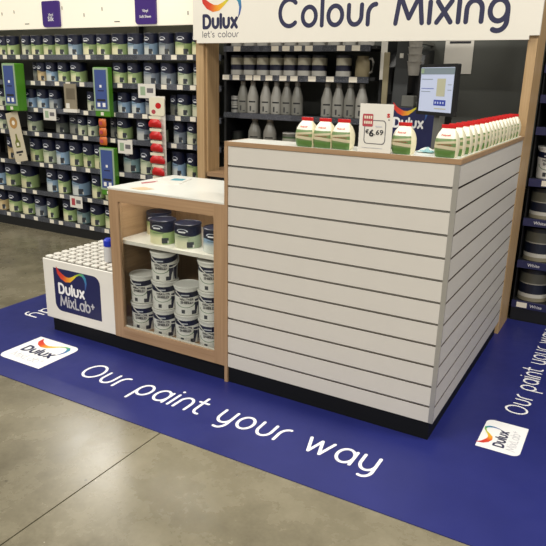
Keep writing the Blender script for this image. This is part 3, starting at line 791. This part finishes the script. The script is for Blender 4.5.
# masonry pail meshes (unit diameter, unit height)
pbm = lathe(NB(), [(0, 0), (.43, 0), (.445, .015), (.478, .90), (.49, .905), (.49, .925)], 28)
PBODY = to_mesh(pbm, 'body', M['shield'], True)
PLID = to_mesh(lathe(NB(), [(.49, .925), (.505, .93), (.505, .975), (.49, .99), (.47, .99), (.46, .975), (0, .975)], 28), 'lid', lid_white, True)
hb = NB(); tube(hb, [(.5*math.sin(a), -.5*math.cos(a)-.012, .84-.34*math.cos(a)) for a in [math.radians(-88+176*k/16) for k in range(17)]], .016, 6)
PHAND = to_mesh(hb, 'handle', lid_white, True)
def cyl(v0, r=.487, off=0.0):
    def fn(a, b):
        t = (a-off)/r; return Vector((r*math.sin(t), -r*math.cos(t), v0+b))
    return fn
tb = NB(); font_bm('WEATHER', cyl(.535, .482, .27), w=.52, h=.080, bold=.03, bm=tb); font_bm('SHIELD', cyl(.425, .480, .23), w=.44, h=.088, bold=.03, bm=tb)
for v in tb.verts:
    pass
TITLE = to_mesh(tb, 'title_lettering', M['ink_black'])
def pail(cx, cy, z, d, h, rz, label, group, hrot=1.2):
    o = thing('masonry_paint_pail', label, 'paint can', (cx, cy, z), group=group, rz=rz, scale=(d, d, h))
    inst('body', PBODY, o); inst('lid', PLID, o); inst('handle', PHAND, o, rz=hrot); inst('title_lettering', TITLE, o)
    return o

# right shelf stock: one masonry pail row, stacks of grey and navy tins
for i, x in enumerate((1.192, 1.385, 1.58)):
    pail(x, 1.90, zr[3]+.0005, .18, .20, -.0, f'white masonry paint pail on the shelving beyond the counter, {ORD[i]} from the post', 'pails on the right shelving')
for k, d, h in ((4, .19, .20), (5, .195, .225), (6, .195, .225)):
    for i in range(3):
        can('paint_can', 'grey', RX0+.008+d/2+i*(d+.008), 1.80+d/2, zr[k]+.0005, d, h, -.1,
            f'grey and navy banded tin, {ORD[i]} from the post on the {["fifth", "sixth", "bottom"][k-4]} navy railed shelf', 'paint can', f'banded tins on right shelving, {["fifth", "sixth", "bottom"][k-4]} shelf')
for k in (0, 1, 2):
    for i in range(3):
        can('paint_can', 'deepgreen', RX0+.11+i*.17, 1.98, zr[k]+.0005, .15, .14 if k else .16, -.1, f'very dark tin, {ORD[i]} from the post on the {["top", "second", "third"][k]} navy railed shelf', 'paint can', f'dark tins on right shelving, {["top", "second", "third"][k]} shelf')

# =================================================================== TINS INSIDE THE DISPLAY CABINET
def base_center(px, py, z, r):
    p = on(px, py, 2, z); d = Vector((p.x-CAM.x, p.y-CAM.y, 0)).normalized(); return p.x+d.x*r, p.y+d.y*r
PD, PH = .151, .161
rz0 = .45
cols = [(-.630, .118, 2), (-.464, .106, 3), (-.308, .104, 2), (-.150, .104, 3)]
for i, (x, y, n) in enumerate(cols):
    for k in range(n):
        lab = ['white masonry paint pail in the short stack beside the cabinet side', 'white masonry paint pail in the three-high stack below the green tins', 'white masonry paint pail in the two-high stack between taller stacks', 'white masonry paint pail in the three-high stack next to the slatted counter'][i]
        lab += ', ' + (['bottom', 'top'] if n == 2 else ['bottom', 'middle', 'top'])[k] + ' one'
        pail(x, y, CF+.0005+k*(PH*.9905+.0005), PD, PH, rz0+random.uniform(-.12, .12)+(.35 if i == 2 else 0)*0, lab, ['short stack in cabinet', 'left tall stack in cabinet', 'middle stack in cabinet', 'right tall stack in cabinet'][i], hrot=.75+random.uniform(-.2, .2))
pail(-.33, .42, CF+.0005, .14, .165, -.3, 'white masonry paint pail at the back of the cabinet floor', None); pail(-.33, .42, CF+.0005+.165, .14, .165, -.3, 'white masonry paint pail on top of another at the cabinet back', None)
for x, y, kind, lab in ((-.635, .275, 'lime', 'green labelled paint tin half hidden on the inner cabinet shelf'), (-.485, .130, 'lime', 'fresh green paint tin on the inner cabinet shelf over the left stacks'),
                        (-.323, .135, 'pale', 'pale green paint tin in the middle of the inner cabinet shelf'), (-.138, .135, 'blue', 'light blue paint tin on the inner cabinet shelf beside the counter')):
    can('paint_can', kind, x, y, .6485, .145, .128, rz0, lab, 'paint can', None, handle=False)

# leaflets on the cabinet top
lf = thing('leaflet', 'glossy white leaflet with a teal picture lying on the cabinet top', 'leaflet', (-.60, .38, HC))
q = [(-.64, .257), (-.717, .438), (-.56, .50), (-.50, .29)]
part('sheet', prism(NB(), q, lambda a, b: Vector((a, b, HC+.0005)), lambda a, b: Vector((a, b, HC+.003))), M['white'], lf)
part('picture', patch(lambda a, b: Vector((a, b, HC+.0036)), [(-.62, .36), (-.64, .43), (-.575, .455), (-.55, .385)]), M['teal'], lf)
l2 = solo('leaflet', prism(NB(), [(-.69, .20), (-.66, .30), (-.645, .29), (-.672, .19)], lambda a, b: Vector((a, b, HC+.0005)), lambda a, b: Vector((a, b, HC+.003))), M['redcard'], 'narrow red printed leaflet strip on the cabinet top', 'leaflet', (-.67, .25, HC))
l3 = thing('sticker', 'tan printed sticker on the cabinet top near its front edge', 'sticker', (-.56, .06, HC))
part('sheet', prism(NB(), [(-.62, .035), (-.53, .02), (-.50, .085), (-.585, .105)], lambda a, b: Vector((a, b, HC+.0004)), lambda a, b: Vector((a, b, HC+.0014))), plain('tan_print', 'C9AE84', .5), l3)

# =================================================================== FILLER PACKS, PRICE SIGN ON THE COUNTER
def pack_mesh():
    bm = NB(); secs = [(0, .037, .026, .012), (.006, .041, .032, .018), (.025, .0435, .0385, .022), (.045, .0445, .0410, .024), (.068, .0435, .0395, .022), (.086, .040, .033, .018), (.102, .034, .023, .012), (.114, .0275, .010, .006), (.120, .025, .004, .003)]
    prev = None
    for z, hx, hy, r in secs:
        pts = rrect(-hx, hx, -hy, hy, min(r, hy*.9), 3); ring = [bm.verts.new((a, b, z)) for a, b in pts]
        if prev:
            for t in range(len(ring)):
                t2 = (t+1) % len(ring); bm.faces.new((prev[t], prev[t2], ring[t2], ring[t]))
        else: bm.faces.new(ring[::-1])
        prev = ring
    bm.faces.new(prev); bmesh.ops.recalc_face_normals(bm, faces=bm.faces[:]); bm.normal_update()
    for f_ in bm.faces: f_.material_index = 0 if f_.normal.y < -.45 else 1
    return to_mesh(bm, 'pouch', [M['pack'], M['pack_side']], True)
PKB = pack_mesh()
PKS = to_mesh(B(-.0275, .0275, -.0035, .0035, .1205, .136, bev=.001), 'top_seal', M['red'])
tb = font_bm('Polycell', lambda a, b: Vector((a-.017, -.0305-.0*b, .089+b)), w=.034, h=.0085, bold=.03)
for v in tb.verts: v.co.y = -.0345+(v.co.z-.086)*.62-.001
PKT_T = to_mesh(tb, 'brand_lettering', M['red'])
def pack(x, y, rz, lab, grp, tilt=0):
    o = thing('filler_pack', lab, 'pack', (x, y, H_+.0010), group=grp, rz=rz, scale=(1.0, 1.0, .90))
    inst('pouch', PKB, o); s = inst('top_seal', PKS, o); inst('brand_lettering', PKT_T, o); return o
for px, rz, lab in ((307, -.05, 'green and cream filler pack with red top, farthest from the price sign'), (324.9, -.02, 'green and cream filler pack between two others left of the price sign'), (343.3, .02, 'green and cream filler pack touching the left of the price sign'), (404, -.06, 'green and cream filler pack alone to the right of the price sign')):
    p = row_hit(px, H_+.05, .045); pack(p.x, .046, rz, lab, None)
NP = 16
for k in range(NP):
    pack(1.010+random.uniform(-.003, .003)+.010*min(1, k/4), .046+k*.0872, random.uniform(-.04, .04), f'green and cream filler pack, {ORD[k]} from the corner in the long counter side row' if k else 'green and cream filler pack heading the long row at the counter corner', 'filler packs along the counter side' if k else None)
# price sign
pA = row_hit(357.5, H_, .008); pB = row_hit(393, H_, .004)
sw = pB.x-pA.x; sx = pA.x
ps = thing('price_sign', 'white upright price sign reading 6.69 between the filler packs', 'price sign', (sx+sw/2, .035, H_))
f = frame2((sx, .010, H_+.0012), (1, -.06, 0), (0, 0, 1)); SH = .190; sw *= .93
part('card', prism(NB(), [(0, 0), (sw, 0), (sw, SH), (0, SH)], lambda a, b: f(a, b, -.004), lambda a, b: f(a, b)), M['white'], ps)
def ringpatch(fn, outer, inner):
    bm = NB(); a = [bm.verts.new(fn(*p)) for p in outer]; b = [bm.verts.new(fn(*p)) for p in inner]; n = len(a)
    for k in range(n): bm.faces.new((a[k], a[(k+1) % n], b[(k+1) % n], b[k]))
    return bm
g = lambda a, b: f(a*sw, b*SH, .0006)
part('price_frame', ringpatch(g, rrect(.16, .82, .17, .67, .09), rrect(.185, .795, .188, .652, .08)), M['ink_grey'], ps)
g2 = lambda a, b: f(a*sw, b*SH, .0012)
rq = part('offer_square', patch(g2, rrect(.10, .42, .53, .79, .03)), M['redcard'], ps)
g3 = lambda a, b: f(a*sw, b*SH, .0018)
def ft(text, x, y, w_, h_, m_, par, bold=.01, nm='price_lettering'):
    part(nm, font_bm(text, lambda a, b: g3(x+a, y+b), w=w_, h=h_, bold=bold), m_, par)
for b0 in (.690, .585):
    for a0 in (.15, .215, .28, .345): part('offer_lettering', patch(g3, rrect(a0, a0+.045, b0, b0+.06, .01)), M['cream'], rq)
ft('€', .205, .385, .10, .09, M['ink_black'], ps, .03); ft('6', .32, .325, .15, .15, M['ink_black'], ps, .03); ft('.', .485, .36, .025, .02, M['ink_black'], ps, .03); ft('69', .53, .365, .22, .11, M['ink_black'], ps, .015)
part('fine_print', patch(g3, rrect(.50, .70, .525, .555, .01)), M['pale_ink'], ps); ft('S', .83, .73, .09, .085, M['red'], ps, .05, 'small_emblem'); ft('•', .87, .67, .05, .03, M['ink_grey'], ps, nm='small_emblem')
part('fine_print', patch(g3, [(.12, .085), (.75, .085), (.75, .098), (.12, .098)]), M['pale_ink'], ps)
part('foot', B(sx+.03, sx+sw-.03, .0145, .065, H_+.0008, H_+.004), M['clear'], ps)
# crumpled wipe behind the packs
bm = NB(); N = 7; gv = [[bm.verts.new((.86+.07*i/N, .13+.06*j/N, H_+.002+.022*random.random()*math.sin(PI*i/N)*math.sin(PI*j/N)+.004)) for j in range(N+1)] for i in range(N+1)]
for i in range(N):
    for j in range(N): bm.faces.new((gv[i][j], gv[i+1][j], gv[i+1][j+1], gv[i][j+1]))
n = NT('wipe', .6); n.color(n.ramp(n.noise(25, 2, n.coord('Object')), [(.42, 'E4E6E2'), (.55, '8FC0C8')])); wp = solo('wipe', bm, n.m, 'crumpled white and aqua wipe lying on the counter top', 'wipe', (.89, .16, H_), smooth=True)
bmesh_ = wp.modifiers.new('thick', 'SOLIDIFY'); bmesh_.thickness = .003

# =================================================================== ALCOVE BEHIND THE COUNTER
part_al = solo('alcove_panel', B(-1.228, 1.026, 2.195, 2.215, .83, 2.095), M['darkwall'], 'plain charcoal back panel behind the monitor', 'panel', (0, 2.2, .83))
wt = thing('back_worktop', 'oak edged worktop with dark cupboards between the two wooden posts', 'worktop', (-1.166, 1.46, 0))
part('worktop_board', B(-1.149, 1.028, 1.458, 2.19, .790, .820), M['wood_x'], wt)
part('carcass', B(-1.149, 1.028, 1.50, 2.19, .0905, .7895), M['slate'], wt)
part('worktop_return', B(-1.228, -1.1495, 1.66, 2.19, .790, .820), M['wood_x'], wt)
part('return_side', B(-1.228, -1.1495, 1.66, 2.19, MZ, .7895), M['slate'], wt)
part('plinth', B(-1.149, 1.028, 1.54, 2.19, MZ, .09), M['black'], wt)
ux0, ux1 = -1.224, .03
AY = 1.80
au = thing('shelving_unit', 'dark shelving of tinting bottles and tubs inside the mixing alcove', 'shelving', (ux0, AY, .8205))
part('upright', B(ux0, ux0+.02, AY, 2.19, .8205, 2.05), M['shelf'], au)
part('upright', B(ux1-.02, ux1, AY+.10, 2.19, .8205, 2.05), M['shelf'], au)
za = [1.735, 1.528, 1.246, .985]
AT = [[(237, 48), (275, 50), (286, 50), (298, 50), (309, 50), (341, 50), (356, 50)], [(226, 78), (236, 78), (249, 78), (257, 78), (269, 78), (283, 78), (294, 78), (312, 78), (330, 79), (353, 79)], [], []]
taga = to_mesh(B(-.030, .030, -.0022, 0, -.018, .018), 'price_tag', M['tag'])
for k, z in enumerate(za):
    sh = part('shelf', B(ux0+.0205, ux1-.0205, AY+.008, 2.189, z-.022, z), M['shelf'], au)
    part('price_rail', B(ux0, ux1-.06, AY-.006, AY+.0075, z-.038, z+.003), M['rail'], sh)
    for px, py in AT[k]:
        x = row_hit(px, z-.018, AY-.006).x
        if x < ux1-.10: inst('price_tag', taga, sh, Vector((x, AY-.0062, z-.018))-ORG[au.name])
def xs(px, z): return row_hit(px, z, AY+.05).x
used = []
def spread(lst):
    lst.sort(key=lambda q: q[0])
    for i, q in enumerate(lst):
        q[0] = max(q[0], ux0+.023+q[1]/2 if i == 0 else lst[i-1][0]+(lst[i-1][1]+q[1])/2+.002)
    return lst
tr = spread([[xs(px, za[1]), .115, 0] for px in (227, 240.5, 255.5, 269, 282, 294.5, 316, 342)])
for q, (x, d, _) in enumerate(tr): can('paint_can', 'trade', x, AY+.015+d/2, za[1]+.0005, d, .150, .2, f'cream and navy banded tub above the bottles, {ORD[q]} from the left wooden post'.replace('left ', ''), 'paint can', 'tubs on the upper alcove shelf')
tr = spread([[xs(px, za[0]), .115, 0] for px in (228, 241, 256, 271, 284, 296, 308, 322, 335, 350)])
for q, (x, d, _) in enumerate(tr): can('paint_can', 'trade', x, AY+.015+d/2, za[0]+.0005, d, .150, .2, f'cream and navy tub on the topmost alcove shelf, {ORD[q]} from the wooden post', 'paint can', 'tubs on the topmost alcove shelf')
# tinting bottles
bprof = [(0, 0), (.47, 0), (.5, .02), (.5, .50), (.48, .56), (.40, .66), (.27, .82), (.20, .90)]
BB = to_mesh(lathe(NB(), bprof, 18), 'body', M['bottle'], True)
BC = to_mesh(lathe(NB(), [(.22, .90), (.24, .905), (.22, .985), (.20, 1), (0, 1)], 18), 'cap', M['clear'], True)
def bottle(x, y, z, d, h, lab, grp):
    o = thing('tinting_bottle', lab, 'bottle', (x, y, z), group=grp, rz=.3, scale=(d, d*.8, h)); inst('body', BB, o); inst('cap', BC, o)
tr = spread([[xs(px, za[2]), .088, 0] for px in (241.5, 251, 264, 274.5, 284.5, 293.5, 325, 334.5, 343, 353.5, 365)])
for q, (x, d, _) in enumerate(tr):
    if x+d/2 < ux1-.022: bottle(x, AY+.03+d/2, za[2]+.0005, d, .238, f'tall tinting bottle with black band, {ORD[q]} from the wooden post on the middle alcove shelf', 'bottles on the middle alcove shelf')
tr = spread([[xs(px, za[3]), .105, 0] for px in (252.5, 267.5)])
for q, (x, d, _) in enumerate(tr): bottle(x, AY+.03+d/2, za[3]+.0005, d, .225, ['wide tinting bottle beside the dark green tub on the lower alcove shelf', 'wide tinting bottle beside the green labelled tub on the lower alcove shelf'][q], 'bottles on the lower alcove shelf')
can('paint_can', 'tub', xs(286.5, za[3]), AY+.11, za[3]+.0005, .13, .13, -.2, 'white tub with a green printed label on the lower alcove shelf', 'tub', None)
can('paint_can', 'deepgreen', max(xs(232, za[3]), ux0+.075), AY+.09, za[3]+.0005, .10, .12, -.2, 'dark green tub on the lower alcove shelf beside the bottles', 'tub', None)
xx = max(xs(229, za[2])-.004, ux0+.0205+.037)
for k in range(2): can('paint_can', 'small', xx, AY+.07, za[2]+.0005+k*.0625, .068, .062, -.2, ['small white tub at the bottom of a pair beside the tinting bottles', 'small white tub stacked on another beside the tinting bottles'][k], 'tub', None)
# beige jug with handle on the upper alcove shelf
x = xs(362.5, za[1]); jg = thing('jug', 'beige jug with a looped handle at the end of the alcove shelf', 'jug', (x, AY+.08, za[1]+.0005))
part('body', lathe(NB(), [(0, 0), (.05, 0), (.052, .02), (.05, .10), (.04, .13), (.042, .14), (.036, .14), (.034, .12), (0, .12)], 18, x-.015, AY+.08, za[1]+.0005), plain('beige_plastic', '8F8366', .5), jg, smooth=True)
hb = tube(NB(), [(x+.028, AY+.08, za[1]+.12), (x+.05, AY+.08, za[1]+.125), (x+.062, AY+.08, za[1]+.10), (x+.058, AY+.08, za[1]+.04), (x+.030, AY+.08, za[1]+.025)], .008, 8); part('handle', hb, M['clear'], jg, smooth=True)

# shaker machine, tinting machine and tools on the worktop
WZ = .8205
mk = thing('paint_shaker', 'black paint shaker cabinet with domed front behind the price sign', 'machine', (.18, 2.05, WZ))
bm = NB(); prof = [(1.96, WZ), (1.96, 1.36), (1.94, 1.42), (1.94, 1.60), (1.99, 1.68), (2.185, 1.72), (2.185, WZ)]
part('body', prism(bm, prof, lambda a, b: Vector((.036, a, b)), lambda a, b: Vector((.30, a, b))), M['machine_black'], mk)
part('drum', lathe(NB(), [(0, 0), (.085, 0), (.09, .02), (.09, .16), (.07, .18), (0, .18)], 20,   .17, 1.97, 1.43), M['machine_black'], mk, smooth=True)
part('handle', tube(NB(), [(.12+.006*k, 1.93-.004*math.sin(PI*k/10)*8, 1.45+.018*math.sin(PI*k/10)) for k in range(11)], .004, 6), M['alu'], mk, smooth=True)
def stick(name, x0, x1, y0, y1, z0, z1, mm, lab, cat, tilt=0):
    bm = B(x0, x1, y0, y1, z0, z1, bev=.003); c = Vector(((x0+x1)/2, (y0+y1)/2, z0))
    if tilt: bmesh.ops.rotate(bm, verts=bm.verts, cent=c, matrix=Matrix.Rotation(tilt, 3, 'Y'))
    return solo(name, bm, mm, lab, cat, c)
st = thing('instruction_board', 'white hanging strip of paper in front of the black shaker', 'paper', (.06, 1.85, 1.52))
part('sheet', B(.030, .075, 1.846, 1.849, 1.515, 1.80), M['white'], st); part('hanger', B(.045, .060, 1.846, 1.849, 1.80, 2.0995), M['clear'], st)
stick('mixing_stick', .070, .110, 1.80, 1.812, WZ, 1.69, plain('pale_stick_wood', '8E8468', .55), 'upright pale wooden measuring stick beside the hanging strip', 'stick')
gb = thing('clipboard', 'dark grey leaning board with a small white label behind the price sign', 'board', (.17, 1.84, WZ))
bm = B(.115, .215, 1.835, 1.847, WZ, 1.80); bmesh.ops.rotate(bm, verts=bm.verts, cent=Vector((.17, 1.84, WZ)), matrix=Matrix.Rotation(.035, 3, 'Y')); part('board', bm, M['slate'], gb)
part('label', B(.170, .195, 1.832, 1.8345, 1.655, 1.685), M['white'], gb)
cu = thing('cup_dispenser', 'milky tube of stacked cups hanging beside the grey board', 'cup dispenser', (.27, 1.95, 1.54))
for k in range(5): part('cup', lathe(NB(), [(0, 0), (.034, 0), (.046, .085), (.049, .085), (.049, .09), (0, .09)], 16, .275, 1.83, 1.545+k*.045), M['clear'], cu, smooth=True)
part('bracket', B(.26, .29, 1.882, 2.194, 1.75, 1.77), M['machine_grey'], cu)
tm = thing('tinting_machine', 'navy fronted tinting machine with rainbow brand panel behind the packs', 'machine', (.40, 1.70, WZ))
part('body', B(.262, .555, 1.53, 1.84, WZ, 1.350, bev=.006), M['machine_black'], tm)
fp = part('front_panel', B(.266, .551, 1.522, 1.5295, 1.08, 1.346), M['navy'], tm)
f = frame2((.272, 1.5212, 1.228), (1, 0, 0), (0, 0, 1)); dulux(f, .187, M['white_ink'], fp)
part('turntable', lathe(NB(), [(0, 0), (.10, 0), (.105, .01), (.105, .03), (.06, .04), (0, .04)], 20, .40, 1.68, 1.3505), M['machine_grey'], tm, smooth=True)
part('nozzle', B(.30, .38, 1.55, 1.62, 1.3505, 1.42, bev=.004), M['machine_grey'], tm)
part('nozzle', B(.44, .50, 1.56, 1.63, 1.3505, 1.43, bev=.004), M['clear'], tm)
# wall notice
nt = thing('wall_notice', 'white notice sheet with a dark heading on the charcoal panel', 'notice', (.48, 2.19, 1.58))
pa = on(448.5, 74, 1, 2.19); pb_ = on(473, 38, 1, 2.19)
x0, x1 = .37, .565
part('sheet', B(x0, x1, 2.190, 2.1945, 1.565, 1.80), M['white'], nt); part('heading', B(x0+.03, x1-.02, 2.1885, 2.1897, 1.765, 1.78), M['ink_black'], nt)
# monitor on a small inner desk
dk = thing('operator_desk', 'small dark desk shelf inside the counter carrying the monitor', 'desk', (.7, 1.2, .0905))
DZ = 1.10
part('desk_top', B(.40, W_-.205, .92, 1.42, DZ-.02, DZ), M['slate'], dk)
part('leg', B(.42, .46, 1.36, 1.40, MZ, DZ-.0205), M['machine_black'], dk); part('leg', B(.42, .46, .95, .99, MZ, DZ-.0205), M['machine_black'], dk)
part('leg', B(.82, .86, 1.36, 1.40, MZ, DZ-.0205), M['machine_black'], dk); part('leg', B(.82, .86, .95, .99, MZ, DZ-.0205), M['machine_black'], dk)
mc = Vector((.615, 1.20, DZ)); nrm = Vector((-.60, -.80, 0)); ux = Vector((.80, -.60, 0))
mo = thing('computer_monitor', 'black computer monitor showing a paint can picture above the counter', 'monitor', mc)
zb, ztp = 1.322, 1.600; hw = .170
f = frame2(mc+Vector((0, 0, zb-DZ)), ux, (0, 0, 1))      # ux x z = outward
sgn = 1 if ux.cross(Vector((0, 0, 1))).dot(nrm) > 0 else -1
def fm(a, b, e=0): return mc+ux*a+Vector((0, 0, zb-DZ+b))+nrm*e
Hm = ztp-zb
part('casing', prism(NB(), rrect(-hw, hw, 0, Hm, .008), lambda a, b: fm(a, b, -.022), lambda a, b: fm(a, b, 0)), M['bezel'], mo)
scr = part('screen', patch(lambda a, b: fm(a, b, .001), [(-hw+.022, .020), (hw-.022, .020), (hw-.022, Hm-.018), (-hw+.022, Hm-.018)]), M['screen'], mo)
def sp(nm, a0, a1, b0, b1, mm, e=.002): part(nm, patch(lambda a, b: fm(a*2*hw-hw, b*Hm, e), [(a0, b0), (a1, b0), (a1, b1), (a0, b1)]), mm, scr)
sp('toolbar', .055, .945, .80, .925, M['screen_dark']); sp('can_picture', .52, .74, .38, .72, M['screen_cream']); sp('button_row', .47, .78, .20, .31, M['screen_blue'])
sp('text_line', .10, .40, .70, .712, M['screen_dark']); sp('text_line', .10, .44, .52, .53, M['screen_blue']); sp('text_line', .10, .36, .46, .47, M['screen_dark']); sp('text_line', .50, .80, .13, .15, M['screen_cream'])
sp('icon', .07, .15, .82, .91, M['green_pale'], .003); sp('text_line', .80, .9, .6, .61, M['screen_dark']); sp('text_line', .80, .9, .5, .51, M['screen_dark'])
for q in range(4): sp('button_glyph', .505+.068*q, .535+.068*q, .235, .275, M['screen'], .003)
part('neck', prism(NB(), [(-.03, .008-(zb-DZ)), (.03, .008-(zb-DZ)), (.022, .10), (-.022, .10)], lambda a, b: fm(a, b, -.06), lambda a, b: fm(a, b, -.0225)), M['machine_grey'], mo)
part('foot', prism(NB(), [(.10*math.cos(t*PI/12), .08*math.sin(t*PI/12)) for t in range(24)], lambda a, b: mc+ux*a+nrm*(b-.05)+Vector((0, 0, .0006)), lambda a, b: mc+ux*a+nrm*(b-.05)+Vector((0, 0, .012))), M['bezel'], mo)
kb = thing('keyboard', 'dark keyboard on the desk shelf in front of the monitor', 'keyboard', (.80, 1.02, DZ))
part('tray', B(.735, .865, .93, 1.17, DZ+.0005, DZ+.016, bev=.003), M['bezel'], kb)
kme = to_mesh(B(-.009, .009, -.009, .009, 0, .006, bev=.001), 'key', M['slate'])
for i in range(5):
    for j in range(10): inst('key', kme, kb, (.755+i*.0225-.80, .945+j*.0225-1.02, .0165))
